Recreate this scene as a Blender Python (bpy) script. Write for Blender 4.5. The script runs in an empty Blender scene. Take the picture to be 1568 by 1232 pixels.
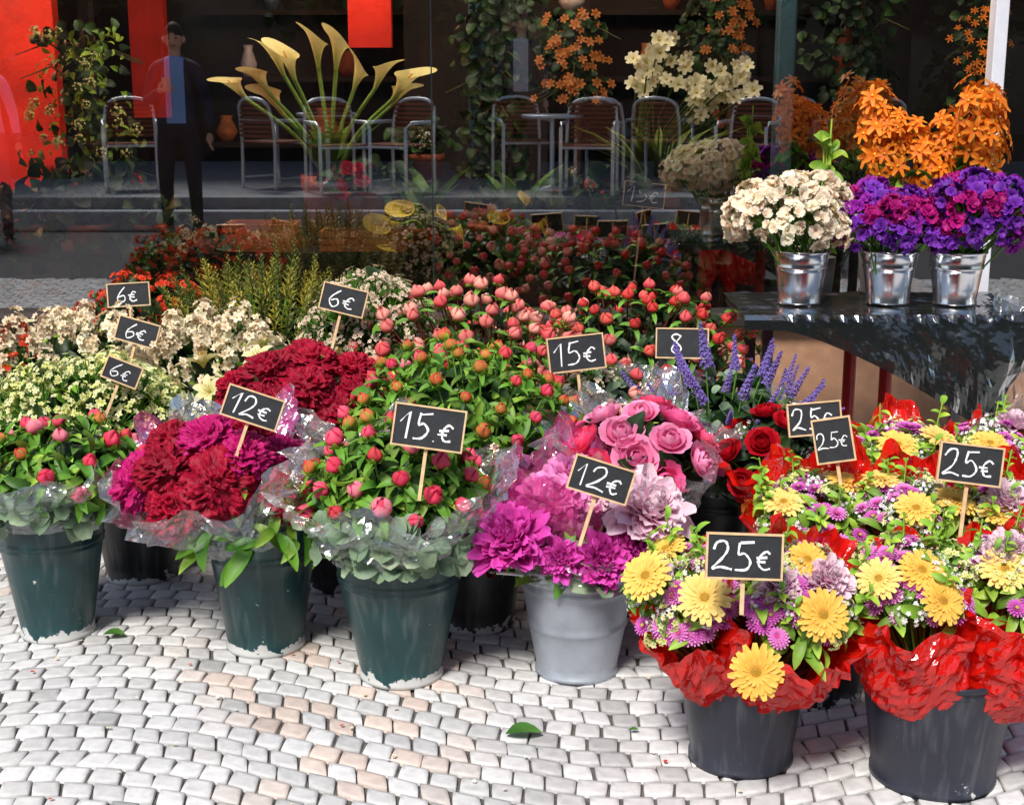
import bpy, math, random
import numpy as np
from mathutils import Vector, Matrix, noise
random.seed(7); rs=np.random.RandomState(7)
scene=bpy.context.scene
R_=random.uniform
def lin(r,g,b):
    f=lambda c:(c/255/12.92) if c/255<=.04045 else ((c/255+.055)/1.055)**2.4
    return np.array([f(r),f(g),f(b)])
# ---------------------------------------------------------------- materials
def newmat(name):
    m=bpy.data.materials.new(name); m.use_nodes=True
    nt=m.node_tree; nt.nodes.clear()
    out=nt.nodes.new('ShaderNodeOutputMaterial')
    return m,nt,out
def principled(nt,**k):
    p=nt.nodes.new('ShaderNodeBsdfPrincipled')
    for a,b in k.items():
        a=a.replace('_',' ')
        p.inputs[a].default_value=b if not isinstance(b,(tuple,list,np.ndarray)) else (*b[:3],1)
    return p
def noise_node(nt,scale,detail=4,coord='Object',rough=.6):
    tc=nt.nodes.new('ShaderNodeTexCoord'); n=nt.nodes.new('ShaderNodeTexNoise')
    n.inputs['Scale'].default_value=scale; n.inputs['Detail'].default_value=detail; n.inputs['Roughness'].default_value=rough
    nt.links.new(tc.outputs[coord],n.inputs['Vector']); return n
def ramp(nt,src,a,b,c0=(0,0,0),c1=(1,1,1)):
    r=nt.nodes.new('ShaderNodeValToRGB'); r.color_ramp.elements[0].position=a; r.color_ramp.elements[1].position=b
    r.color_ramp.elements[0].color=(*c0,1); r.color_ramp.elements[1].color=(*c1,1)
    nt.links.new(src,r.inputs[0]); return r
def mixcol(nt,fac,a,b,mode='MIX'):
    m=nt.nodes.new('ShaderNodeMix'); m.data_type='RGBA'; m.blend_type=mode
    for s,v in ((0,fac),(6,a),(7,b)):
        if hasattr(v,'is_output'): nt.links.new(v,m.inputs[s])
        elif s==0: m.inputs[0].default_value=v
        else: m.inputs[s].default_value=(*v[:3],1)
    return m.outputs[2]
def bump(nt,src,p,strength=.3,dist=.01):
    b=nt.nodes.new('ShaderNodeBump'); b.inputs['Strength'].default_value=strength; b.inputs['Distance'].default_value=dist
    nt.links.new(src,b.inputs['Height']); nt.links.new(b.outputs[0],p.inputs['Normal'])
def simple(name,col,rough=.6,metal=0,nscale=30,var=.35,bs=.15,spec=.5,coat=0):
    m,nt,out=newmat(name); p=principled(nt,Roughness=rough,Metallic=metal)
    p.inputs['Specular IOR Level'].default_value=spec; p.inputs['Coat Weight'].default_value=coat
    n=noise_node(nt,nscale); r=ramp(nt,n.outputs[0],.3,.7,tuple(np.array(col)*(1-var)),tuple(np.minimum(1,np.array(col)*(1+var))))
    nt.links.new(r.outputs[0],p.inputs['Base Color']); bump(nt,n.outputs[0],p,bs,.004)
    nt.links.new(p.outputs[0],out.inputs[0]); return m
def attrmat(name,rough,trans,spec=.4,nscale=60,var=.2,bs=.0):
    m,nt,out=newmat(name); p=principled(nt,Roughness=rough); p.inputs['Specular IOR Level'].default_value=spec
    a=nt.nodes.new('ShaderNodeAttribute'); a.attribute_name='Col'
    n=noise_node(nt,nscale); r=ramp(nt,n.outputs[0],.3,.7,(1-var,)*3,(1,1,1))
    c=mixcol(nt,1.0,a.outputs[0],r.outputs[0],'MULTIPLY')
    nt.links.new(c,p.inputs['Base Color'])
    if bs: bump(nt,n.outputs[0],p,bs,.003)
    if trans>0:
        t=nt.nodes.new('ShaderNodeBsdfTranslucent'); nt.links.new(c,t.inputs[0])
        mx=nt.nodes.new('ShaderNodeMixShader'); mx.inputs[0].default_value=trans
        nt.links.new(p.outputs[0],mx.inputs[1]); nt.links.new(t.outputs[0],mx.inputs[2]); nt.links.new(mx.outputs[0],out.inputs[0])
    else: nt.links.new(p.outputs[0],out.inputs[0])
    return m
M_PETAL=attrmat('petal',.55,.28,.25,90,.15)
M_LEAF=attrmat('leaf',.48,.25,.35,50,.3)
M_STEM=attrmat('stem',.6,0,.3,50,.2)
def cello(name,tint,base,rough=.06,body=0.0,bodycol=(1,1,1),bscale=14,bstr=.6,fres=.55):
    m,nt,out=newmat(name)
    t=nt.nodes.new('ShaderNodeBsdfTransparent'); t.inputs[0].default_value=(*tint,1)
    g=nt.nodes.new('ShaderNodeBsdfGlossy'); g.inputs['Roughness'].default_value=rough
    lw=nt.nodes.new('ShaderNodeLayerWeight'); lw.inputs[0].default_value=.35
    ma=nt.nodes.new('ShaderNodeMath'); ma.operation='MULTIPLY_ADD'; ma.inputs[1].default_value=fres; ma.inputs[2].default_value=base
    nt.links.new(lw.outputs['Fresnel'],ma.inputs[0]); ma.use_clamp=True
    n=noise_node(nt,bscale,3); b=nt.nodes.new('ShaderNodeBump'); b.inputs['Strength'].default_value=bstr;b.inputs['Distance'].default_value=.02
    nt.links.new(n.outputs[0],b.inputs['Height']); nt.links.new(b.outputs[0],g.inputs['Normal'])
    s=t.outputs[0]
    if body>0:
        d=nt.nodes.new('ShaderNodeBsdfTranslucent'); d.inputs[0].default_value=(*bodycol,1)
        d2=nt.nodes.new('ShaderNodeBsdfDiffuse'); d2.inputs[0].default_value=(*bodycol,1)
        mm=nt.nodes.new('ShaderNodeMixShader'); mm.inputs[0].default_value=.4
        nt.links.new(d2.outputs[0],mm.inputs[1]); nt.links.new(d.outputs[0],mm.inputs[2])
        m2=nt.nodes.new('ShaderNodeMixShader'); m2.inputs[0].default_value=body
        nt.links.new(s,m2.inputs[1]); nt.links.new(mm.outputs[0],m2.inputs[2]); s=m2.outputs[0]
    mx=nt.nodes.new('ShaderNodeMixShader'); nt.links.new(ma.outputs[0],mx.inputs[0]); nt.links.new(s,mx.inputs[1]); nt.links.new(g.outputs[0],mx.inputs[2])
    nt.links.new(mx.outputs[0],out.inputs[0]); return m
M_CLEAR=cello('clear_cellophane',(.98,.99,.99),.13,.17,.09,(.9,.92,.92))
M_PINKC=cello('pink_cellophane',(1,.5,.78),.1,.12,.38,(.9,.12,.45))
M_RED=cello('red_wrap',(1,.05,.03),.07,.12,.9,(.84,.012,.006),22,.5,.3)
M_DARKP=cello('dark_plastic_film',(.08,.10,.09),.07,.16,.82,(.018,.022,.022),9,.5,.5)
MATS=[M_PETAL,M_LEAF,M_STEM,M_CLEAR,M_PINKC,M_RED]
# ---------------------------------------------------------------- geometry builder (all quads)
def gridfaces(nu,nv,closed=False):
    W=nv if closed else nv+1
    i=np.arange(nu)[:,None]; j=np.arange(nv)[None,:]
    a=i*W+j; b=i*W+(j+1)%W; c=(i+1)*W+(j+1)%W; d=(i+1)*W+j
    return np.stack([a,b,c,d],-1).reshape(-1,4)
class Geo:
    def __init__(s): s.V=[];s.F=[];s.C=[];s.M=[];s.S=[];s.n=0
    def arr(s,V,F,C,M=0,smooth=1):
        V=np.asarray(V,float); C=np.asarray(C,float)
        if C.ndim==1: C=np.tile(C,(len(V),1))
        s.V.append(V); s.F.append(F+s.n); s.C.append(C)
        s.M.append(np.full(len(F),M) if np.isscalar(M) else M); s.S.append(np.full(len(F),smooth) if np.isscalar(smooth) else smooth)
        s.n+=len(V)
    def fin(s):
        if len(s.V)>1:
            s.V=[np.concatenate(s.V)];s.F=[np.concatenate(s.F)];s.C=[np.concatenate(s.C)];s.M=[np.concatenate(s.M)];s.S=[np.concatenate(s.S)]
        return s
    def add(s,T,rot=np.eye(3),loc=(0,0,0),sc=1,cm=1.0):
        T.fin(); s.arr((T.V[0]*sc)@np.asarray(rot).T+np.asarray(loc),T.F[0],np.clip(T.C[0]*cm,0,1),T.M[0],T.S[0])
    def build(s,name,mats=None,parent=None):
        s.fin(); V=s.V[0];F=s.F[0]
        me=bpy.data.meshes.new(name); me.vertices.add(len(V)); me.vertices.foreach_set('co',V.ravel())
        me.loops.add(F.size); me.loops.foreach_set('vertex_index',F.ravel().astype(np.int32))
        me.polygons.add(len(F)); me.polygons.foreach_set('loop_start',(np.arange(len(F))*4).astype(np.int32))
        me.polygons.foreach_set('material_index',s.M[0].astype(np.int32))
        me.update(calc_edges=True)
        me.polygons.foreach_set('use_smooth',s.S[0].astype(bool))
        ca=me.color_attributes.new('Col','FLOAT_COLOR','POINT')
        ca.data.foreach_set('color',np.hstack([s.C[0],np.ones((len(V),1))]).ravel().astype(np.float32))
        for m in (mats or MATS): me.materials.append(m)
        me.validate(); me.update()
        o=bpy.data.objects.new(name,me); scene.collection.objects.link(o)
        if parent: o.parent=parent
        return o
def frame(n,roll=0.):
    n=np.asarray(n,float); n=n/np.linalg.norm(n)
    a=np.array([0,0,1.]) if abs(n[2])<.95 else np.array([0,1.,0])
    x=np.cross(a,n); x/=np.linalg.norm(x); y=np.cross(n,x)
    c,s_=math.cos(roll),math.sin(roll)
    return np.stack([x*c+y*s_,-x*s_+y*c,n],1)
def rz(a): c,s_=math.cos(a),math.sin(a); return np.array([[c,-s_,0],[s_,c,0],[0,0,1]])
def petal(g,L,W,a0,a1,cup=.3,nu=4,nv=2,b=.1,e=1.,ruf=0,r0=0,z0=0,c0=(1,1,1),c1=(1,1,1),az=0,mat=0):
    u=np.linspace(0,1,nu+1); v=np.linspace(-1,1,nv+1)
    ang=a0+(a1-a0)*u
    x=np.concatenate([[0],np.cumsum(np.cos((ang[1:]+ang[:-1])/2))])*L/nu
    z=np.concatenate([[0],np.cumsum(np.sin((ang[1:]+ang[:-1])/2))])*L/nu
    w=W*np.sin(np.pi*(b+(1-2*b)*u**e))**.8
    U,Vv=np.meshgrid(u,v,indexing='ij')
    k=cup*w[:,None]*Vv**2
    if ruf: k=k+ruf*rs.uniform(-1,1,U.shape)*U
    X=x[:,None]-np.sin(ang)[:,None]*k+r0; Y=w[:,None]*Vv; Z=z[:,None]+np.cos(ang)[:,None]*k+z0
    P=np.stack([X,Y,Z],-1).reshape(-1,3)@rz(az).T
    c0=np.asarray(c0);c1=np.asarray(c1); C=(c0+(c1-c0)*U[...,None]).reshape(-1,3)
    g.arr(P,gridfaces(nu,nv),C,mat)
def wrapp(g,R0,R1,R2,h,span,az=0,nu=5,nv=6,c0=(1,1,1),c1=(1,1,1),ruf=0,z0=0,mat=0,drop=.2):
    u=np.linspace(0,1,nu+1);v=np.linspace(-1,1,nv+1)
    r=(1-u)**2*R0+2*u*(1-u)*R1+u*u*R2
    U,Vv=np.meshgrid(u,v,indexing='ij')
    Rr=r[:,None]*(1+.0*Vv)+ruf*rs.uniform(-1,1,U.shape)*U
    th=Vv*span*(.55+.45*np.sin(np.pi*np.clip(U*.9+.1,0,1)))+az
    Z=z0+h*U*(1-drop*Vv**2)+ruf*.6*rs.uniform(-1,1,U.shape)*U
    P=np.stack([Rr*np.cos(th),Rr*np.sin(th),Z],-1).reshape(-1,3)
    c0=np.asarray(c0);c1=np.asarray(c1)
    g.arr(P,gridfaces(nu,nv),(c0+(c1-c0)*U[...,None]).reshape(-1,3),mat)
def ball(g,c,r,col,nu=6,nv=8,mat=0,sz=1.,jit=0,smooth=1):
    ph=np.linspace(.03,np.pi-.03,nu+1); th=np.arange(nv)*2*np.pi/nv
    P,T=np.meshgrid(ph,th,indexing='ij'); rr=r*(1+jit*rs.uniform(-1,1,P.shape))
    X=np.stack([rr*np.sin(P)*np.cos(T),rr*np.sin(P)*np.sin(T),rr*np.cos(P)*sz],-1).reshape(-1,3)+np.asarray(c)
    g.arr(X,gridfaces(nu,nv,True)[:,::-1],col,mat,smooth)
def tube(g,pts,rad,col,seg=6,mat=2,smooth=1):
    pts=[np.asarray(p,float) for p in pts]; n=len(pts)
    if np.isscalar(rad): rad=[rad]*n
    rows=[]
    for i,p in enumerate(pts):
        d=pts[min(i+1,n-1)]-pts[max(i-1,0)]; Fm=frame(d)
        th=np.arange(seg)*2*np.pi/seg
        rows.append(p+rad[i]*(np.cos(th)[:,None]*Fm[:,0]+np.sin(th)[:,None]*Fm[:,1]))
    g.arr(np.concatenate(rows),gridfaces(n-1,seg,True),col,mat,smooth)
def lathe(g,prof,seg=48,col=(1,1,1),mat=0,c=(0,0,0)):
    th=np.arange(seg)*2*np.pi/seg
    P=np.array([[[r*math.cos(t),r*math.sin(t),z] for t in th] for r,z in prof]).reshape(-1,3)+np.asarray(c)
    g.arr(P,gridfaces(len(prof)-1,seg,True),col,mat)
BOXF=np.array([[0,3,2,1],[4,5,6,7],[0,1,5,4],[1,2,6,5],[2,3,7,6],[3,0,4,7]])
def box(g,lo,hi,col=(1,1,1),mat=0,rot=None,loc=None):
    (a,b,c),(d,e,f)=lo,hi
    V=np.array([[a,b,c],[d,b,c],[d,e,c],[a,e,c],[a,b,f],[d,b,f],[d,e,f],[a,e,f]],float)
    if rot is not None: V=V@np.asarray(rot).T
    if loc is not None: V=V+np.asarray(loc)
    g.arr(V,BOXF,col,mat,0)
def bevel(o,w=.004,seg=2):
    m=o.modifiers.new('b','BEVEL'); m.width=w; m.segments=seg; m.limit_method='ANGLE'; return o
def empty(name,loc=(0,0,0)):
    e=bpy.data.objects.new(name,None); e.location=loc; e.empty_display_size=.05; scene.collection.objects.link(e); return e
# ---------------------------------------------------------------- flower templates
G_DK=lin(40,80,30); G_MD=lin(95,145,50); G_LT=lin(160,200,70)
def t_leaf(c0,c1,L=.08,W=.016,a=(.3,-.4),e=.9,mat=1,cup=-.0,b=.02):
    g=Geo(); petal(g,L,W,a[0],a[1],cup=.5,nu=5,nv=2,b=b,e=e,c0=c0,c1=c1,mat=mat); return g.fin()
LEAF_G=[t_leaf(lin(75,130,40),lin(125,180,60),.085,.0145),t_leaf(lin(60,112,36),lin(100,155,52),.095,.0165,(.5,-.8)),t_leaf(lin(110,165,50),lin(180,215,85),.07,.013,(.6,-.2)),t_leaf(lin(90,135,45),lin(150,185,75),.08,.012,(.7,-.6))]
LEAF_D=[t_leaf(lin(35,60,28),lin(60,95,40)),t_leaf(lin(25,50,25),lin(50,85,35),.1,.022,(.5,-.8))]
LEAF_LIME=[t_leaf(lin(130,180,45),lin(205,230,85),.05,.012,(.6,-.3)),t_leaf(lin(95,155,45),lin(165,205,70),.06,.014,(.4,-.5))]
LEAF_EU=[t_leaf(lin(120,150,118),lin(172,192,155),.065,.026,(.3,-.2),1.,1,0,.12),t_leaf(lin(100,132,104),lin(145,170,135),.055,.024,(.6,-.1),1.,1,0,.12)]
def t_bud(c0,c1,green=1.,openn=0,lv=3):
    g=Geo(); a=R_(0,6)
    ball(g,(0,0,.55),.62,np.asarray(c0)*.9,6,9)
    for k in range(6):
        wrapp(g,.25,1.25+.12*(k%2),.12+openn+.08*(k%2),1.45+.1*(k%3),1.0,az=a+k*2.2,c0=np.asarray(c0)*.85+np.array(c1)*.15,c1=c1,ruf=.03,z0=-.15)
    for k in range(5):
        petal(g,1.2*green,.36,.0,1.75,cup=-.3,b=.06,r0=.15,z0=-.22,c0=G_MD,c1=G_LT,az=a+k*1.26+R_(-.2,.2),mat=1)
    for k in range(lv):
        petal(g,2.4,.34,.5,-.7,cup=.4,b=.03,r0=.1,z0=-.3,c0=G_MD,c1=lin(120,175,55),az=a+k*2.1+.5,mat=1)
    return g.fin()
BUD_FRONT=[t_bud(lin(225,35,75),lin(252,105,135)),t_bud(lin(220,30,65),lin(245,80,110),1.0),t_bud(lin(235,80,115),lin(255,155,170),.8,.15),t_bud(lin(215,30,70),lin(245,95,125),.9)]
BUD_GREEN=[t_bud(lin(160,175,55),lin(235,70,70),1.2),t_bud(lin(165,190,70),lin(230,100,70),1.3),t_bud(lin(205,50,60),lin(240,85,95),1.1)]
BUD_BACK=[t_bud(lin(225,80,85),lin(250,150,140),.5,.1,1),t_bud(lin(210,50,65),lin(243,110,110),.5,0,1),t_bud(lin(236,120,108),lin(255,190,170),.45,.15,1)]
BUD_RED=[t_bud(lin(205,50,50),lin(242,115,100),.6,0,2),t_bud(lin(180,30,35),lin(228,75,70),.6,0,2)]
def t_rose(c0,c1):
    g=Geo()
    ball(g,(0,0,.35),.3,np.asarray(c0)*.8,5,7)
    for k in range(4): wrapp(g,.1,.38,.16,.85,1.3,az=k*1.9,c0=c0,c1=c1,ruf=.02,drop=.1)
    for k in range(5): wrapp(g,.12,.6,.42,.85,1.1,az=k*1.35+.4,c0=c0,c1=c1,ruf=.03,drop=.15)
    for k in range(5): wrapp(g,.15,.75,.72,.75,.95,az=k*1.26+.9,c0=c0,c1=c1,ruf=.04,drop=.2)
    for k in range(6): wrapp(g,.15,.85,1.05,.58,.85,az=k*1.05+.2,c0=c0,c1=np.asarray(c1),ruf=.05,drop=.15)
    return g.fin()
ROSE_P=[t_rose(lin(235,40,120),lin(255,110,170)),t_rose(lin(240,35,85),lin(255,90,135)),t_rose(lin(245,95,160),lin(255,170,208))]
ROSE_R=[t_rose(lin(140,0,20),lin(205,15,35))]
def t_peony(c0,c1,n=7,W=.14,ruf=.07):
    # full ball-shaped bloom: loose ruffled petals on all layers
    g=Geo()
    ball(g,(0,0,.22),.42,np.asarray(c0)*.8)
    for r in range(n):
        f=r/(n-1); cnt=12+2*r
        for k in range(cnt):
            a0=1.5-1.35*f+R_(-.22,.22); L=(.62+.36*f)*R_(.75,1.18)
            petal(g,L,(W+.06*f)*R_(.75,1.35),a0,a0+.6-R_(0,1.1),cup=R_(.2,.9),nu=5,nv=4,b=.15,e=1.8,ruf=ruf,r0=.05+.14*f*R_(.7,1.2),z0=.28-.22*f,c0=c0,c1=np.asarray(c1)*R_(.88,1.05),az=k*2*math.pi/cnt+R_(-.3,.3)+r)
    return g.fin()
PEO_M=[t_peony(lin(200,25,145),lin(243,95,205),7,.13),t_peony(lin(205,15,120),lin(240,65,175),7,.13)]
PEO_L=[t_peony(lin(246,160,205),lin(255,232,240),7,.17)]
PEO_V=[t_peony(lin(225,80,165),lin(250,165,220),7,.16)]
def t_gerb(c0,c1,cc=lin(215,165,55)):
    g=Geo()
    for r,(n,L) in enumerate(((19,.8),(18,.68),(16,.4))):
        for k in range(n):
            petal(g,L*R_(.88,1.06),.13 if r<2 else .07,.12+.2*r,.12*r-.12+R_(-.2,.16),cup=.4,nu=4,nv=2,b=.16,e=1.4,r0=.2-.05*r,z0=.02*r,c0=c0,c1=np.asarray(c1)*R_(.92,1.04),az=(k+r*.5)*2*math.pi/n+R_(-.06,.06))
    lathe(g,[(.001,.09),(.1,.1),(.2,.07),(.24,.0)],14,cc*.8)
    for k in range(40):
        a=k*2.4; rr=.23*math.sqrt(k/40); ball(g,(rr*math.cos(a),rr*math.sin(a),.1-.6*rr*rr),.025,cc*R_(.7,1.2),3,5)
    return g.fin()
GERB=[t_gerb(lin(246,190,75),lin(253,220,115)),t_gerb(lin(245,182,66),lin(252,210,100)),t_gerb(lin(248,200,90),lin(255,228,140))]
def t_mum(c0,c1,cc):
    g=Geo()
    for r in range(4):
        n=16-2*r
        for k in range(n):
            petal(g,.85-.17*r,.13,.1+.32*r,.15+.3*r,cup=.4,nu=3,nv=2,b=.12,e=1.3,r0=.1,z0=.03*r,c0=c0,c1=c1,az=(k+r*.5)*2*math.pi/n)
    ball(g,(0,0,.2),.22,cc,4,8,sz=.6)
    return g.fin()
MUM=[t_mum(lin(200,50,175),lin(242,155,222),lin(220,80,140)),t_mum(lin(175,35,155),lin(228,115,205),lin(200,190,80))]
def t_floret(c0,c1,n=5,W=.38,a0=.5,cc=lin(220,200,80),ruf=.04,a1=.0):
    g=Geo()
    for k in range(n): petal(g,1.,W,a0,a1,cup=.3,nu=2,nv=2,b=.15,e=1.3,ruf=ruf,c0=c0,c1=c1,az=k*2*math.pi/n+R_(-.1,.1))
    ball(g,(0,0,.1),.16,cc,3,5)
    return g.fin()
def t_cluster(fl,n,fr,rad=1.,sz=.8,stem=G_MD):
    g=Geo()
    for k in range(n):
        d=np.array([R_(-1,1),R_(-1,1),R_(-.25,1)]); d/=np.linalg.norm(d)+1e-6
        p=d*rad*R_(.6,1)*np.array([1,1,sz])
        tube(g,[(0,0,-.8*rad),p],.03*rad,stem,3)
        g.add(random.choice(fl),frame(d+np.array([0,0,.3]),R_(0,6)),p,fr*R_(.8,1.2),R_(.85,1.1))
    return g.fin()
def t_spike(fl,n,h,r,fr,stem,taper=.6,up=.3,jr=0):
    g=Geo(); tube(g,[(0,0,-.3*h),(0,0,h)],[.06*r,.03*r],stem,4)
    for k in range(n):
        f=k/n; a=k*2.4+R_(-jr,jr); rr=r*(1-taper*f)*(1+R_(-jr,jr))
        d=np.array([math.cos(a),math.sin(a),up+.8*f+R_(-jr,jr)])
        g.add(random.choice(fl),frame(d,R_(0,6)),d*rr*.55+np.array([0,0,h*f]),fr*(1-.5*taper*f)*R_(.85,1.15),R_(.85,1.1))
    return g.fin()
fl_cream=[t_floret(lin(240,220,178),lin(255,244,216),cc=lin(200,190,110),ruf=.14),t_floret(lin(232,202,160),lin(252,234,202),cc=lin(190,170,100),ruf=.14)]
STOCK=[t_spike(fl_cream,20,.9,.95,.36,lin(120,135,70),.35,.2,.5) for _ in range(3)]
fl_wax=[t_floret(lin(228,228,130),lin(253,252,210),cc=lin(170,180,60)),t_floret(lin(210,215,105),lin(245,245,170),cc=lin(180,170,50))]
WAX=[t_cluster(fl_wax,22,.2) for _ in range(3)]
fl_white=[t_floret(lin(250,245,235),lin(255,255,250),cc=lin(210,200,130))]
GYP=[t_cluster(fl_white,22,.17) for _ in range(2)]
fl_tan=[t_floret(lin(215,185,150),lin(248,230,205),cc=lin(150,100,70))]
TAN=[t_cluster(fl_tan,34,.15) for _ in range(2)]
fl_redo=[t_floret(lin(190,25,15),lin(235,70,30),cc=lin(230,170,50))]
REDO=[t_cluster(fl_redo,14,.3,stem=lin(60,80,30)) for _ in range(2)]
def t_fern(cs,cf):
    g=Geo(); tube(g,[(0,0,-1),(0,0,.3),(R_(-.15,.15),R_(-.15,.15),1.4)],[.03,.02,.008],cs,3)
    for k in range(34):
        f=k/34; a=k*2.4; L=.5*(1-f)+.12
        petal(g,L,.035,.9,.5,cup=.2,nu=3,nv=1,b=.03,c0=cs,c1=cf,az=a,z0=-.4+1.7*f,mat=1)
    return g.fin()
FERN=[t_fern(lin(80,95,28),lin(155,155,45)),t_fern(lin(100,110,35),lin(205,185,60)),t_fern(lin(65,85,30),lin(120,130,45))]
fl_ver=[t_floret(lin(100,80,165),lin(155,132,212),4,.3,.9,lin(190,180,220))]
VER=[t_spike(fl_ver,50,1.6,.2,.13,lin(100,130,85),.85) for _ in range(2)]
fl_or=[t_floret(lin(225,95,10),lin(252,155,45),6,.19,.7,lin(240,190,60),a1=-.5)]
fl_orm=[t_floret(lin(150,80,30),lin(190,115,50),6,.3,.7,lin(190,140,60),a1=-.3)]
ORSP=[t_spike(fl_or,26,1.7,.85,.42,lin(120,140,40),.5,.2,.45) for _ in range(3)]
def fri(c0,c1): return [t_floret(c0,c1,6,.5,1.0,c0,ruf=.26,a1=.1)]
CRB=[t_cluster(fri(lin(255,218,180),lin(255,242,218)),14,.5) for _ in range(2)]
PUB=[t_cluster(fri(lin(105,12,120),lin(170,45,180)),12,.55),t_cluster(fri(lin(130,6,90),lin(195,22,130)),12,.55),t_cluster(fri(lin(90,25,140),lin(145,60,200)),12,.5)]
def t_cel(c0,c1,seed):
    g=Geo(); nu,nv=56,96
    ph=np.linspace(.02,2.0,nu+1); V=[];C=[]
    off=Vector((seed*3.1,seed*1.7,0))
    for p in ph:
        for j in range(nv):
            t=j*2*math.pi/nv; d=Vector((math.sin(p)*math.cos(t),math.sin(p)*math.sin(t),math.cos(p)))
            q=d*2.9+off; q=q+noise.noise_vector(q*1.3)*.8
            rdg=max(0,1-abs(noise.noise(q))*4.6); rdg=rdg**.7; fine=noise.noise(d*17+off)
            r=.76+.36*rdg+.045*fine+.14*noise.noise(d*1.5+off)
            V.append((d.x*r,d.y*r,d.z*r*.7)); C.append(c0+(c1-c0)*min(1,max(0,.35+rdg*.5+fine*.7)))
    g.arr(np.array(V),gridfaces(nu,nv,True)[:,::-1],np.array(C),0,1); return g.fin()
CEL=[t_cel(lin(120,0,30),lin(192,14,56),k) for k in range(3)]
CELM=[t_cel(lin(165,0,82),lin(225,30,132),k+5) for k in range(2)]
def t_calla(c0,c1):
    g=Geo(); nu,nv=12,22
    u=np.linspace(0,1,nu+1); th=np.linspace(-math.pi*1.08,math.pi*1.08,nv+1)
    U,T=np.meshgrid(u,th,indexing='ij'); front=np.cos(T/1.08)*.5+.5
    Rr=.10+.30*U**1.3+.20*U**5+.22*front**4*U**6
    Z=U*(1.15+1.15*front**1.8)-.12*U**9*(1-.4*front)
    P=np.stack([Rr*np.cos(T),Rr*np.sin(T)*.95,Z],-1).reshape(-1,3)
    C=(c0+(c1-c0)*np.clip(U[...,None]*1.5,0,1)**1.2).reshape(-1,3); g.arr(P,gridfaces(nu,nv),C,0)
    tube(g,[(0,0,.3),(0,0,1.),(.03,0,1.45)],[.06,.065,.03],lin(235,180,40),6,0)
    return g.fin()
CALLA=[t_calla(lin(175,190,90),lin(252,238,165))]; CALLAY=[t_calla(lin(170,185,55),lin(250,225,85))]
def t_lily(c0,c1):
    g=Geo()
    for k in range(6): petal(g,1.3,.26,1.1,-.5,cup=.5,nu=6,nv=2,b=.03,e=.9,ruf=.02,c0=c0,c1=c1,az=k*math.pi/3)
    for k in range(5): tube(g,[(0,0,0),(.2*math.cos(k*1.25),.2*math.sin(k*1.25),.8)],.015,lin(190,150,50),3)
    return g.fin()
LILY=[t_lily(lin(230,225,130),lin(255,242,200))]; LILYW=[t_floret(lin(240,232,170),lin(255,250,222),6,.34,.8,lin(210,200,90),.06,-.2)]
# ---------------------------------------------------------------- bouquets
def heads(n,zmin):
    out=[]; gold=math.pi*(3-math.sqrt(5)); off=R_(0,6)
    for i in range(n):
        z=1-(i+.5)/n*(1-zmin); r=math.sqrt(max(0,1-z*z)); a=i*gold+off
        out.append(np.array([r*math.cos(a),r*math.sin(a),z]))
    random.shuffle(out); return out
def bouquet(name,c,R,items,origin,leaf=None,nleaf=0,lsc=1.,zmin=-.15,stemcol=G_MD,up=.5,jit=.1,wrap=None,extra=None,core=None,shell=(.65,.95),ncore=110):
    g=Geo(); c=np.array(c,float);R=np.array(R,float); origin=np.array(origin,float)
    N=sum(i[1] for i in items); H=heads(N,zmin); k=0
    for tl,n,(s0,s1) in items:
        for _ in range(n):
            d=H[k];k+=1; p=c+R*d*R_(1-jit,1+jit*.9); nrm=d/R*R.mean()+np.array([R_(-.3,.3),R_(-.3,.3),up])
            Fm=frame(nrm,R_(0,6)); sc=R_(s0,s1)
            g.add(random.choice(tl),Fm,p,sc,R_(.85,1.12))
            mid=(p+origin)/2+np.array([0,0,.02])+ (p-c)*.12
            tube(g,[origin+np.array([R_(-.06,.06),R_(-.06,.06),0]),mid,p-Fm[:,2]*sc*.2],[.003,.003,.0025],stemcol*R_(.7,1.2),4)
    for _ in range(nleaf):
        d=rs.normal(size=3); d/=np.linalg.norm(d)
        if d[2]<zmin-.1: d[2]=abs(d[2])*.6
        p=c+R*d*R_(*shell)
        nrm=d*.8+rs.normal(size=3)*.55+np.array([0,0,.5]); g.add(random.choice(leaf),frame(nrm,R_(0,6)),p,lsc*R_(.65,1.25),R_(.55,1.25))
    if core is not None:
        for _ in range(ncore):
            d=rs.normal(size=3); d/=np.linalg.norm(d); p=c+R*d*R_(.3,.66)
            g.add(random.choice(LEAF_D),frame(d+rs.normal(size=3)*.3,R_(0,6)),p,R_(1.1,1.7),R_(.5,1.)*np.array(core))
    if wrap: 
        for w in (wrap if isinstance(wrap,list) else [wrap]): wrapcone(g,**w)
    if extra: extra(g)
    return g.build(name)
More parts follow.
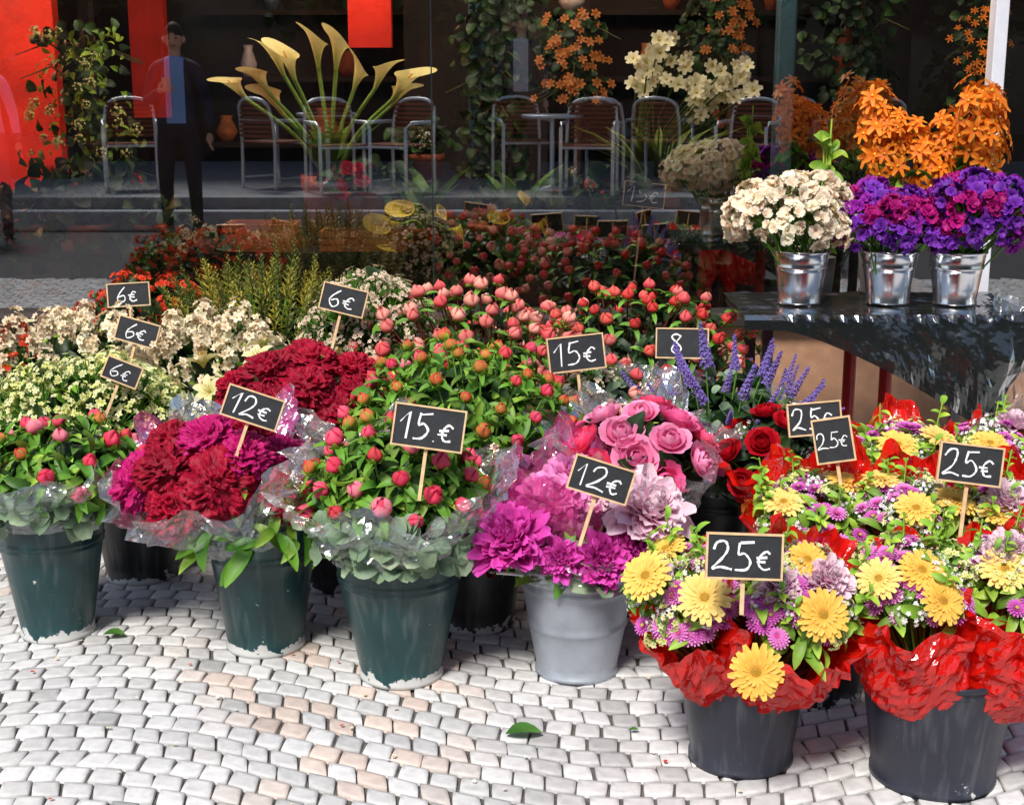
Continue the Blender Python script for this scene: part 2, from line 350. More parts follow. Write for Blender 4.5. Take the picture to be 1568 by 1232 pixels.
def wrapcone(g,base,axis,L,r0,r1,mat=3,col=(1,1,1),cr=.015,flare=1.,nth=54,nz=12,edge=.15,span=2*math.pi,start=0,low=0,high=0,pleat=0,frq=9,fine=1.):
    Fm=frame(axis); base=np.array(base,float); V=[]; sd=R_(0,50)
    closed=span>6.2; cnt=nth if closed else nth+1
    for i in range(nz+1):
        u=i/nz
        for j in range(cnt):
            t=start+span*j/nth
            n1=noise.noise(Vector((math.cos(t)*1.8+sd,math.sin(t)*1.8,u*2.5)))
            n2=noise.noise(Vector((math.cos(t)*5+sd,math.sin(t)*5,u*7)))
            n3=noise.noise(Vector((math.cos(t)*13+sd,math.sin(t)*13,u*16)))
            ee=1+edge*(noise.noise(Vector((math.cos(t)*2.5+sd,math.sin(t)*2.5,7)))*1.6+.35*math.sin(t*5+sd))
            p0=(r0+(r1-r0)*u**flare)*(1+pleat*math.sin(t*frq+sd+.6*n1)*u)
            r=p0+cr*(1.6*n1+1.3*n2*fine+.8*n3*fine)*(.25+u)
            dirv=Fm[:,0]*math.cos(t)*r+Fm[:,1]*math.sin(t)*r
            fy=-dirv[1]/max(r,1e-4)
            h=L*u*ee*(1+high*max(0,-fy)*u)
            p=base+dirv+Fm[:,2]*h
            if low and u>0: p=p-Fm[:,2]*low*max(0,fy)*u
            V.append(p)
    g.arr(np.array(V),gridfaces(nz,nth,closed),col,mat,0)
# ================================================================= BUCKETS
def bucket_mat(name,col,chip,rough,metal=0,chipcol=(.5,.5,.48)):
    m,nt,out=newmat(name); p=principled(nt,Roughness=rough,Metallic=metal)
    n=noise_node(nt,22,6); n2=noise_node(nt,5,5)
    base=ramp(nt,n2.outputs[0],.3,.75,tuple(np.array(col)*.72),tuple(np.array(col)*1.35))
    tc=nt.nodes.new('ShaderNodeTexCoord'); sx=nt.nodes.new('ShaderNodeSeparateXYZ'); nt.links.new(tc.outputs['Object'],sx.inputs[0])
    mr=nt.nodes.new('ShaderNodeMapRange'); mr.inputs[1].default_value=0; mr.inputs[2].default_value=.045; mr.inputs[3].default_value=chip; mr.inputs[4].default_value=0
    nt.links.new(sx.outputs[2],mr.inputs[0])
    ad=nt.nodes.new('ShaderNodeMath'); ad.operation='ADD'; nt.links.new(mr.outputs[0],ad.inputs[0]); nt.links.new(n.outputs[0],ad.inputs[1])
    r=ramp(nt,ad.outputs[0],.70,.72)
    sp=noise_node(nt,95,3); r3=ramp(nt,sp.outputs[0],.74,.76); 
    c=mixcol(nt,r.outputs[0],base.outputs[0],chipcol)
    c=mixcol(nt,r3.outputs[0],c,tuple(np.array(chipcol)*.8))
    mp=nt.nodes.new('ShaderNodeMapping'); mp.inputs['Scale'].default_value=(30,30,2.5); nt.links.new(tc.outputs['Object'],mp.inputs[0])
    n4=nt.nodes.new('ShaderNodeTexNoise'); n4.inputs['Scale'].default_value=1.4; nt.links.new(mp.outputs[0],n4.inputs['Vector'])
    r4=ramp(nt,n4.outputs[0],.52,.85); mlt=nt.nodes.new('ShaderNodeMath'); mlt.operation='MULTIPLY'; mlt.inputs[1].default_value=.25; nt.links.new(r4.outputs[0],mlt.inputs[0])
    c=mixcol(nt,mlt.outputs[0],c,(.3,.32,.32))
    nt.links.new(c,p.inputs['Base Color']); bump(nt,n.outputs[0],p,.12,.004)
    rr=ramp(nt,n2.outputs[0],.3,.7,(rough*.8,)*3,(min(1,rough*1.35),)*3); nt.links.new(rr.outputs[0],p.inputs['Roughness'])
    nt.links.new(p.outputs[0],out.inputs[0]); return m
MB_GREEN=bucket_mat('green_painted_metal',lin(22,58,60),.42,.32)
MB_BLACK=bucket_mat('black_plastic',lin(40,42,54),.05,.38)
MB_BLK2=bucket_mat('dark_painted_metal',lin(26,28,32),.3,.4)
MB_GALV=bucket_mat('galvanised_steel',lin(165,172,182),.1,.42,.45,(.3,.3,.3))
MB_TIN=simple('polished_tin',(.78,.79,.82),.2,1.,14,.1,.05)
M_WOOD=simple('bare_wood',lin(212,178,135),.6,0,40,.2,.2)
M_WOODG=simple('brown_wood_grip',lin(130,65,35),.5,0,40,.25,.2)
M_STRAP=simple('white_metal_strap',lin(205,208,205),.4,.2,30,.15)
def bucket(name,x,y,rt,rb,h,mat,bands=(.72,.76),handle=None,z=0,rot=0):
    g=Geo(); P=[(.001,.012),(rb*.96,.012),(rb*.97,0),(rb+.004,0),(rb+.004,.012),(rb,.016)]
    f=lambda u:rb+(rt-rb)*u
    for b in sorted(bands): 
        P+= [(f(b)-.0,h*b-.005),(f(b)+.0045,h*b),(f(b)+.001,h*b+.006)]
    P+=[(rt-.002,h-.014),(rt+.004,h-.012),(rt+.0075,h-.005),(rt+.005,h+.001),(rt-.002,h),(rt-.005,h-.006),(rb-.002,.02),(.001,.02)]
    Q=[P[0]]
    for a,b in zip(P,P[1:]):
        if abs(b[1]-a[1])>.05:
            for k in range(1,6): Q.append((a[0]+(b[0]-a[0])*k/6,a[1]+(b[1]-a[1])*k/6))
        Q.append(b)
    lathe(g,Q,56,(1,1,1),0)
    lathe(g,[(rb+(rt-rb)*.6-.004,h*.6),(.001,h*.6)],32,(1,1,1),3)
    if handle is not None:
        for sgn in (-1,1):
            ca,sa=math.cos(handle),math.sin(handle)
            c=np.array([sgn*ca,sgn*sa,0]); t=np.array([-sa,ca,0])
            e0=c*(rt+.002); big=1.5 if mat is MB_GALV else 1.
            Rm=np.stack([c,t,[0,0,1]],1)
            box(g,(-.001,-.022,-.03),(.005,.022,.012),(1,1,1),1,Rm,e0+np.array([0,0,h-.02]))
            tube(g,[e0+t*.03+np.array([0,0,h-.02]),e0+c*.03*big+t*.028+np.array([0,0,h-.012]),e0+c*.055*big+t*.02+np.array([0,0,h-.008]),e0+c*.055*big-t*.02+np.array([0,0,h-.008]),e0+c*.03*big-t*.028+np.array([0,0,h-.012]),e0-t*.03+np.array([0,0,h-.02])],.0045,(1,1,1),8,1)
            if mat is MB_GALV: tube(g,[e0+c*.085+t*.036+np.array([0,0,h-.006]),e0+c*.085-t*.036+np.array([0,0,h-.006])],.013,(1,1,1),12,2)
    o=g.build(name,[mat,M_STRAP,M_WOODG,MB_BLK2]); o.location=(x,y,z); o.rotation_euler=(0,0,rot); return o
bucket('green_metal_bucket',-1.236,3.67,.148,.095,.36,MB_GREEN,handle=-.5)
bucket('green_metal_bucket',-.655,3.58,.148,.1,.36,MB_GREEN,handle=2.2,rot=.8)
bucket('green_metal_bucket',-.28,3.39,.168,.102,.36,MB_GREEN,handle=-.3)
bucket('galvanized_bucket',.165,3.42,.15,.102,.30,MB_GALV,bands=(.45,.8),handle=.3)
bucket('black_plastic_bucket',.51,2.945,.142,.112,.25,MB_BLACK,bands=(.9,))
bucket('black_plastic_bucket',.915,2.865,.165,.13,.27,MB_BLACK,bands=(.9,))
for (x,y) in ((-1.12,4.12),(-.55,4.05),(-.10,3.74),(.75,3.29),(1.15,3.3)):
    bucket('dark_metal_bucket',x,y,.145,.105,.34,MB_BLK2,rot=R_(0,6))
for (x,y) in ((-1.4,4.5),(-1.0,4.52),(-1.3,4.98),(-1.62,4.35),(-.85,4.75),(-.48,4.6),(-.22,4.45),(.08,4.6),(.3,4.95),(.62,4.95),(.28,3.82),(.6,4.02),(.75,3.72),(1.35,3.62),(-.05,5.05)):
    bucket('dark_metal_bucket',x,y,.14,.105,.36,MB_BLK2,rot=R_(0,6))
# ================================================================= FLOWER BUNCHES
def ring_eu(c,r,z,n=60,a0=3.4,a1=6.0,hh=.08):
    def f(g):
        for k in range(n):
            a=R_(a0,a1); zz=z+R_(0,hh); rr=r+R_(-.02,.012)+ (zz-z)*.35
            p=(c[0]+rr*math.cos(a),c[1]+rr*math.sin(a),zz)
            d=np.array([math.cos(a),math.sin(a),.3])+rs.normal(size=3)*.35
            g.add(random.choice(LEAF_EU),frame(d,R_(0,6)),p,R_(.75,1.1),R_(.7,1.15))
    return f
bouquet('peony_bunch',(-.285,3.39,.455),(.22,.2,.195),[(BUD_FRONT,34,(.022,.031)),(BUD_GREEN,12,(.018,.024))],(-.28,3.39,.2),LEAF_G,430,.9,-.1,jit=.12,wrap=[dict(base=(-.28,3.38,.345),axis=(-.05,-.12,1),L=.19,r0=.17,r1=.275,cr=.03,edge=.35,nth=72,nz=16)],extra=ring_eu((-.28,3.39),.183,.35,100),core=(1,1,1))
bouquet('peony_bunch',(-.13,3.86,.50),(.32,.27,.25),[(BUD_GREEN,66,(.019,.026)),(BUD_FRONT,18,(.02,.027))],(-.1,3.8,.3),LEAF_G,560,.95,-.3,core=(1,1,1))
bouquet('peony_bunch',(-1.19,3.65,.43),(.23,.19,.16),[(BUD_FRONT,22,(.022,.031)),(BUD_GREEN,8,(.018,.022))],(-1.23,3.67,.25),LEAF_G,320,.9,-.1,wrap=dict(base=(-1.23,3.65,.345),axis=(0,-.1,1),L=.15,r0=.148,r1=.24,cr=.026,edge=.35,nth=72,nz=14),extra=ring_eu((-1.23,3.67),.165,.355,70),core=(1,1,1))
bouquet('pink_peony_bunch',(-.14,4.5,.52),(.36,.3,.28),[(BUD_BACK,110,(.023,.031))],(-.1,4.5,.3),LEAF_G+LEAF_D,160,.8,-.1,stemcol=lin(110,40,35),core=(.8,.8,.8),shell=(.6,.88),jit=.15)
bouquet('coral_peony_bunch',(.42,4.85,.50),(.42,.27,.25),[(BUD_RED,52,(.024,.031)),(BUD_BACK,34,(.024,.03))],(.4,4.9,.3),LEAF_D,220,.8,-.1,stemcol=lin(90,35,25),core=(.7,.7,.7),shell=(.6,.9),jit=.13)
def cel_leaves(c,n=26):
    def f(g):
        for k in range(n):
            a=R_(3.3,6.1); p=(c[0]+.16*math.cos(a),c[1]+.13*math.sin(a),c[2]+R_(-.06,.03))
            g.add(random.choice(LEAF_G),frame((math.cos(a)*.6,math.sin(a)*.6,.5),R_(0,6)),p,R_(1.,1.5),R_(.8,1.1))
    return f
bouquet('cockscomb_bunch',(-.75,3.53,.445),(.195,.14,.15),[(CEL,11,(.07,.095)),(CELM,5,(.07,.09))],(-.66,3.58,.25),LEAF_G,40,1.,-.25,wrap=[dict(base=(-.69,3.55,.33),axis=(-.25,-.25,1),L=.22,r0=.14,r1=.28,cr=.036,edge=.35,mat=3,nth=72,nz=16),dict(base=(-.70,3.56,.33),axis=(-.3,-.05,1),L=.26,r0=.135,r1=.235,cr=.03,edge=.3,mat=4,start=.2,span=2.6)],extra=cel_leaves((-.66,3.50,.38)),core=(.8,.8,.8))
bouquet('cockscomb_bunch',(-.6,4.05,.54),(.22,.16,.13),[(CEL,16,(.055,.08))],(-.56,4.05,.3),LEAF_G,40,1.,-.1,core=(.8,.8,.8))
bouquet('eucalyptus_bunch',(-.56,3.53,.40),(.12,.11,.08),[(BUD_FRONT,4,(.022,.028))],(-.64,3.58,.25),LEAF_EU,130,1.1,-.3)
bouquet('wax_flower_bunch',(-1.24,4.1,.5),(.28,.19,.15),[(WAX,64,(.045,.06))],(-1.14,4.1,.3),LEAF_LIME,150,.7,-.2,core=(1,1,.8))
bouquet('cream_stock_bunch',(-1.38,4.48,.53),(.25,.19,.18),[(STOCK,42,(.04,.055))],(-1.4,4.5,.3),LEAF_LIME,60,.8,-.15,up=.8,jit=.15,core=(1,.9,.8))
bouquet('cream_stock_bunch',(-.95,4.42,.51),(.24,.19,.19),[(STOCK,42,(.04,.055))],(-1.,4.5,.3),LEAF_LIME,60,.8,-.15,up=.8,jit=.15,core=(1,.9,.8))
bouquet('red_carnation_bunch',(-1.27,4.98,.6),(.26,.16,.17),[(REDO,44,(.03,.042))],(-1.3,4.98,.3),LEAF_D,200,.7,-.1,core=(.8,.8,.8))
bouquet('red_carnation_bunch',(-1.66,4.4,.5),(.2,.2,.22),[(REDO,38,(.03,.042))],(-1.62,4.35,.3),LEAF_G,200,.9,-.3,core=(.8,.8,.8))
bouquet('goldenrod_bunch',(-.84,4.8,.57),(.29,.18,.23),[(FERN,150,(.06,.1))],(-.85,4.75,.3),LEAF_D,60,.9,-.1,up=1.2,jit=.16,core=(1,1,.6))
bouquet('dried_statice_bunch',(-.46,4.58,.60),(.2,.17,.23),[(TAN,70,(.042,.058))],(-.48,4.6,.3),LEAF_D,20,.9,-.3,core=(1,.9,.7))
bouquet('lily_bunch',(-.70,4.22,.50),(.3,.12,.17),[(LILY,9,(.05,.07))],(-.8,4.4,.3),LEAF_LIME,70,1.1,.1,core=(1,1,.7))
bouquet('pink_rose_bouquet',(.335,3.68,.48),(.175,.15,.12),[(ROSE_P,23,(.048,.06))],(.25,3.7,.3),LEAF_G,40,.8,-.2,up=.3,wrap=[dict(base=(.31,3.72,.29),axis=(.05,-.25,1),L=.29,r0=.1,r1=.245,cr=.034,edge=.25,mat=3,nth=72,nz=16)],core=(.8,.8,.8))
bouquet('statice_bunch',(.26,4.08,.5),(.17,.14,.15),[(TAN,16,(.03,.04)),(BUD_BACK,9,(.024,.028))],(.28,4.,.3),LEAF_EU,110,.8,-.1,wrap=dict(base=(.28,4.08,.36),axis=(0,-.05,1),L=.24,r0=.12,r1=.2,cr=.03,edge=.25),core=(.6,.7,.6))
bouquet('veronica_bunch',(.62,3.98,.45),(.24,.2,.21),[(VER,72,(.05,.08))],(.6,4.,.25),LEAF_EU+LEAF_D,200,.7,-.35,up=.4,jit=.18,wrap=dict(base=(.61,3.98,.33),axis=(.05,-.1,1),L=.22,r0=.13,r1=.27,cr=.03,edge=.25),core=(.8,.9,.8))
def open_peonies():
    g=Geo()
    for tl,p,s,n in ((PEO_M,(.0,3.30,.375),.092,(-.25,-.7,.7)),(PEO_M,(.215,3.28,.335),.075,(.1,-.8,.5)),(PEO_M,(.30,3.3,.355),.062,(.4,-.7,.5)),
                     (PEO_V,(.10,3.42,.43),.085,(-.1,-.5,.9)),(PEO_V,(.15,3.5,.47),.07,(.1,-.5,.9)),(PEO_L,(.325,3.34,.435),.100,(.35,-.6,.8)),(PEO_L,(.255,3.42,.45),.07,(.0,-.4,1)),(PEO_M,(.05,3.5,.40),.06,(-.4,-.2,1)),(PEO_M,(.12,3.27,.345),.05,(-.1,-.9,.4))):
        g.add(tl[0],frame(n,R_(0,6)),p,s)
        tube(g,[(.165,3.42,.2),(np.array([.165,3.42,.2])+np.array(p))/2+np.array([0,0,.02]),p],.004,G_MD,5)
    for k in range(110):
        a=R_(0,6.28); r=.15*math.sqrt(R_(.1,1)); p=(.165+r*math.cos(a),3.4+r*math.sin(a),.31+R_(-.03,.06))
        g.add(random.choice(LEAF_G+LEAF_EU),frame((math.cos(a)*.6,math.sin(a)*.6-.2,.8),R_(0,6)),p,R_(.8,1.2),R_(.6,1.))
    wrapcone(g,(.15,3.46,.29),(-.02,-.12,1),.25,.12,.17,mat=4,cr=.02,edge=.25,start=.6,span=4.6)
    wrapcone(g,(.16,3.41,.29),(-.05,-.2,1),.10,.145,.17,mat=3,cr=.02,edge=.3,start=3.2,span=3.)
    return g.build('open_peony_bouquet')
open_peonies()
bouquet('red_rose_bouquet',(.72,3.74,.44),(.17,.14,.13),[(ROSE_R,14,(.036,.046)),(GYP,6,(.03,.035))],(.75,3.72,.3),LEAF_D,90,.9,-.1,wrap=[dict(base=(.74,3.72,.3),axis=(-.05,-.1,1),L=.22,r0=.1,r1=.2,cr=.015,edge=.2,mat=5)],core=(.8,.8,.8))
def mixed(c,axis,r,gerbs,base,nm=9,low=.0,high=.25,L=1.,extra_white=0,gs=.052,wrapr=None,flare=.6,r0=.05):
    g=Geo(); c=np.array(c,float); ax=np.array(axis,float); ax/=np.linalg.norm(ax); Fm=frame(ax); base=np.array(base,float)
    wr=wrapr or r*1.2
    axc=(c-base); axc/=np.linalg.norm(axc)
    def place(tl,rr,az,h,s,tilt=.5,cm=1.):
        out=Fm[:,0]*math.cos(az)+Fm[:,1]*math.sin(az)
        p=c+out*rr+ax*h; n=ax+out*tilt*rr/r
        g.add(random.choice(tl),frame(n,R_(0,6)),p,s,R_(.9,1.08)*cm)
        tube(g,[base+ax*.05,(base+p)/2,p-n/np.linalg.norm(n)*s*.1],[.003,.003,.0025],G_MD,4)
    for gx in gerbs:
        p=np.array(gx[:3],float); n=np.array(gx[3]) if len(gx)>3 else ax+ (p-c)*2.5
        n=n+np.array([R_(-.2,.2),0,R_(-.15,.15)])
        g.add(random.choice(GERB),frame(n,R_(0,6)),p,gs*R_(.88,1.1)); tube(g,[base+ax*.05,(base+p)/2,p-n/np.linalg.norm(n)*.01],.0035,G_MD,5)
    dome=lambda rr:.055*(1-(rr/r)**2)+.012
    cl=[(r*math.sqrt(R_(.05,.95)),R_(0,6.28)) for _ in range(5)]
    for k in range(nm*5):
        rr,a=random.choice(cl); x_=rr*math.cos(a)+rs.normal()*.035; y_=rr*math.sin(a)+rs.normal()*.035; rr=min(math.hypot(x_,y_),r)
        place(MUM,rr,math.atan2(y_,x_),dome(rr)+R_(-.01,.018),R_(.018,.026))
    for k in range(18):
        rr=r*math.sqrt(R_(.03,1)); place(GYP,rr,R_(0,6.28),dome(rr)+R_(-.01,.015),R_(.026,.036))
    for k in range(extra_white): 
        rr=r*math.sqrt(R_(.0,.4)); place(PEO_L,rr,R_(0,6.28),dome(rr),R_(.045,.055))
    for k in range(8):
        rr=r*math.sqrt(R_(.1,1)); place(WAX,rr,R_(0,6.28),dome(rr)+R_(0,.02),R_(.028,.036))
    for k in range(115):
        rr=r*math.sqrt(R_(.05,1.)); a=R_(0,6.28); out=Fm[:,0]*math.cos(a)+Fm[:,1]*math.sin(a)
        p=c+out*rr*.97+ax*(dome(rr)-R_(.0,.045)); g.add(random.choice(LEAF_LIME+LEAF_G[2:]),frame(ax+out*.6+rs.normal(size=3)*.4,R_(0,6)),p,R_(.7,1.1),R_(.85,1.15))
    for k in range(12):
        a=R_(0,6.28); out=Fm[:,0]*math.cos(a)+Fm[:,1]*math.sin(a); rr=r*R_(.5,.95)
        if out[1]<-.3 and random.random()<.6: continue
        p0=c+out*rr*.9; tip=c+out*rr*1.1+ax*R_(.06,.12)+np.array([0,0,.02])
        tube(g,[p0,tip],.002,G_LT,4)
        for q in range(12):
            f=q/12; g.add(LEAF_LIME[q%2],frame((tip-p0)/np.linalg.norm(tip-p0)+rs.normal(size=3)*.35,q*2.4),p0+(tip-p0)*f,R_(.4,.65),R_(.9,1.2))
    Lw=np.linalg.norm(c-base)*L
    wrapcone(g,base,axc*.6+ax*.4,Lw,r0,wr,mat=5,cr=.016,flare=flare,nth=80,nz=18,edge=.10,low=low,high=high,pleat=.05,frq=9)
    wrapcone(g,base+ax*.01,axc*.6+ax*.4+Fm[:,0]*.05,Lw*1.04,r0,wr*1.07,mat=5,cr=.02,flare=flare,nth=40,nz=14,edge=.16,start=R_(.2,.6),span=2.2,pleat=.06,high=high)
    return g.build('gerbera_bouquet')
mixed((.375,2.87,.405),(-.38,-.42,.85),.12,[(.275,2.79,.48,(-.5,-.6,.75)),(.39,2.74,.452,(-.05,-.9,.55)),(.33,2.93,.49)],(.50,2.95,.14),9,extra_white=1,L=.93,high=.1)
mixed((.595,2.80,.425),(.16,-.6,.8),.125,[(.62,2.69,.435,(.2,-.85,.45)),(.605,2.79,.515,(.0,-.7,.8)),(.475,2.60,.352,(-.15,-.95,.25))],(.53,2.93,.15),11,extra_white=2,L=.92,high=.35)
mixed((.845,2.83,.445),(-.06,-.32,.9),.12,[(.835,2.77,.50,(0,-.7,.8)),(.745,2.76,.485,(-.4,-.6,.7)),(.86,2.70,.46,(.1,-.85,.5))],(.87,2.84,.19),9,L=.9,high=.3,flare=.38,r0=.09)
mixed((1.06,2.82,.445),(.2,-.32,.9),.125,[(1.0,2.76,.505,(.1,-.7,.8)),(1.1,2.74,.49,(.3,-.6,.7))],(.99,2.84,.19),9,L=.9,high=.3,flare=.38,r0=.09,extra_white=2)
mixed((.70,3.2,.47),(-.12,-.3,.93),.13,[(.62,3.14,.53),(.78,3.24,.55)],(.74,3.28,.22),10,high=.3)
mixed((.93,3.15,.48),(.03,-.3,.93),.13,[(.9,3.06,.54),(1.0,3.1,.545),(.86,3.22,.56)],(.95,3.25,.22),10,high=.2)
mixed((1.16,3.12,.48),(.15,-.3,.93),.13,[(1.09,3.05,.53),(1.2,3.04,.53)],(1.14,3.25,.22),10,high=.2,extra_white=1)
mixed((.98,3.5,.53),(-.02,-.25,.95),.13,[(.95,3.42,.59),(1.06,3.45,.60)],(1.0,3.55,.26),10,high=.12)
mixed((1.24,3.48,.54),(.1,-.25,.95),.13,[(1.17,3.4,.60)],(1.25,3.55,.26),10,high=.12,extra_white=1)
# ================================================================= TABLE AND TIN POTS
M_TAB=simple('dark_table_top',lin(38,44,46),.25,0,12,.3,.1,coat=.5)
M_REDP=simple('red_painted_steel',lin(150,15,15),.35,0,20,.2)
def table():
    e=empty('display_table',(0,0,0))
    g=Geo(); box(g,(.74,4.46,.70),(1.62,4.95,.73)); bevel(g.build('top',[M_TAB],e),.006)
    g=Geo()
    for x,y in ((.82,4.54),(1.54,4.54),(.82,4.87),(1.54,4.87)): box(g,(x-.018,y-.018,0),(x+.018,y+.018,.70))
    box(g,(.838,4.53,.1),(1.522,4.545,.13)); bevel(g.build('legs',[M_TAB],e),.003)
    g=Geo(); tube(g,[(1.14,4.75,0),(1.14,4.75,.70)],.022,(1,1,1),14); tube(g,[(1.25,4.7,0),(1.25,4.7,.70)],.022,(1,1,1),14); g.build('red_poles',[M_REDP]*3,e)
    nu,nv=34,80; V=[]
    for i in range(nu+1):
        for j in range(nv+1):
            s=j/nv; x=.73+s*.92
            drop=.04+ (.33*max(0,1-(s-.84)/.16) if s>.84 else .33*max(0,(s-.12)/.72)**1.4)
            back=.48
            u=i/nu*(back+drop)
            w=noise.noise(Vector((x*7,u*7,1.3)))*.5+noise.noise(Vector((x*18,u*12,4)))*.3+noise.noise(Vector((x*40,u*30,4)))*.12
            if u<back: p=(x,4.452+(back-u),.7345+.010*abs(w))
            else:
                q=u-back; p=(x+.1*q*(s-.5)+.02*w*q*4,4.445-.02*math.sin(min(1,q*8))-.16*w*min(.3,q)-q*.05-.01*w,.732-q)
            V.append(p)
    g=Geo(); g.arr(np.array(V),gridfaces(nu,nv),(1,1,1),0,0); g.build('plastic_film',[M_DARKP],e)
    g=Geo(); V=[];nu=nv=20
    for i in range(nu+1):
        for j in range(nv+1):
            s,u=j/nv,i/nu
            w=noise.noise(Vector((s*5,u*5,8)))+.5*noise.noise(Vector((s*13,u*13,3)))
            V.append((1.56+.26*s+.05*w,4.6-.15*s+.08*w,.80-.42*u-.1*s*(1-u)+.05*w))
    g.arr(np.array(V),gridfaces(nu,nv),(1,1,1),0,0); g.build('clear_film',[M_CLEAR],e)
table()
def tin(x,y,items,fc,fR,name,up=.3,leaf=LEAF_G,n=20):
    e=empty(name,(0,0,0)); z0=.7395
    g=Geo(); rt,rb,h=.09,.066,.175
    lathe(g,[(.001,.004),(rb,.004),(rb+.003,0),(rb+.004,.008),(rb+.002,.012),(rb+.3*(rt-rb),h*.3),(rb+.6*(rt-rb),h*.6),(rb+.66*(rt-rb),h*.66),(rb+.7*(rt-rb)+.004,h*.69),(rb+.74*(rt-rb),h*.72),(rt,h-.01),(rt+.006,h-.004),(rt+.004,h+.002),(rt-.003,h),(rb,h*.5),(.001,h*.5)],48,(1,1,1),0,(x,y,z0)); g.build('pot',[MB_TIN],e)
    o=bouquet('flowers',fc,fR,items,(x,y,z0+.1),leaf,n,.8,-.35,up=up,jit=.2); o.parent=e
tin(.945,4.68,[(CRB,44,(.04,.056))],(.90,4.66,1.02),(.18,.15,.10),'cream_flower_pot')
tin(1.235,4.68,[(PUB,38,(.038,.05))],(1.21,4.66,.995),(.155,.14,.10),'purple_flower_pot')
tin(1.45,4.66,[(PUB,48,(.04,.053))],(1.49,4.64,1.01),(.165,.14,.13),'purple_flower_pot')
def spikes(name,x,y,z,n,sp,tilt,s):
    g=Geo()
    lathe(g,[(.001,0),(.055,0),(.07,.15),(.074,.155),(.065,.15),(.05,.1),(.001,.1)],32,(.5,.5,.5),2,(x,y,.7475))
    for k in range(n):
        a=k*2.4; r=sp*math.sqrt((k+.5)/n); p=np.array([x+r*math.cos(a),y+r*math.sin(a)*.6,z+R_(-.06,.06)]); d=np.array([(p[0]-x)*tilt+R_(-.1,.1),-.1+R_(-.1,.1),1])
        g.add(random.choice(ORSP),frame(d,R_(0,6)),p,s*R_(.85,1.1),R_(.85,1.1)); tube(g,[(x,y,.82),p],.004,G_MD,5)
    for k in range(40): g.add(random.choice(LEAF_G),frame((R_(-.5,.5),R_(-.5,.5),.5),R_(0,6)),(x+R_(-.06,.06),y+R_(-.04,.04),R_(.9,1.2)),1.3)
    return g.build(name)
spikes('orange_orchid_plant',1.25,4.88,1.14,3,.045,3,.115)
spikes('orange_orchid_plant',1.52,4.88,1.15,5,.125,2.6,.12)
g=Geo()
lathe(g,[(.001,0),(.04,0),(.05,.12),(.046,.12),(.001,.1)],24,(.2,.2,.2),2,(1.05,4.86,.7475))
for k in range(4):
    x0=1.05+R_(-.04,.04); tube(g,[(1.05,4.86,.8),(x0,4.86,1.26+R_(-.1,.1))],[.006,.003],G_LT,5)
    for q in range(16): g.add(random.choice(LEAF_LIME),frame((R_(-1,1),R_(-1,0),R_(0,.8)),R_(0,6)),(x0+R_(-.02,.02),4.86,.92+q*.023),R_(.8,1.3),.8)
g.build('green_foliage_stems')
# ================================================================= PRICE SIGNS
M_SLATE=simple('slate_board',lin(34,36,40),.75,0,40,.35,.1)
M_CHALK=simple('chalk',(.85,.85,.85),.9,0,200,.1,.3)
ST={'1':([[(.05,.6),(.42,1),(.36,0)]],.6),'2':([[(.05,.72),(.2,.97),(.5,1),(.62,.75),(.4,.4),(.02,.03),(.35,.1),(.78,.02)]],.85),
'5':([[(.3,1),(.22,.58),(.5,.62),(.72,.35),(.5,.05),(.08,.03)],[(.28,.97),(.8,1.02)]],.85),'6':([[(.62,1),(.25,.68),(.1,.3),(.3,.0),(.6,.18),(.5,.45),(.16,.32)]],.8),
'8':([[(.6,.85),(.35,1),(.15,.8),(.6,.25),(.35,0),(.1,.2),(.6,.85)]],.8),'e':([[(.8,.8),(.55,.93),(.28,.7),(.22,.35),(.45,.08),(.8,.15)],[(.05,.6),(.62,.62)],[(.05,.42),(.55,.42)]],.9),'.':([[(.1,.05),(.16,.0)]],.3),' ':([],.5)}
def smoothpts(P,k=5):
    P=[np.array(p,float) for p in P]
    if len(P)<4: return P
    Q=[]
    for i in range(len(P)-1):
        p0=P[max(0,i-1)];p1=P[i];p2=P[i+1];p3=P[min(len(P)-1,i+2)]
        for j in range(k):
            t=j/k; Q.append(.5*((2*p1)+(-p0+p2)*t+(2*p0-5*p1+4*p2-p3)*t*t+(-p0+3*p1-3*p2+p3)*t**3))
    Q.append(P[-1]); return Q
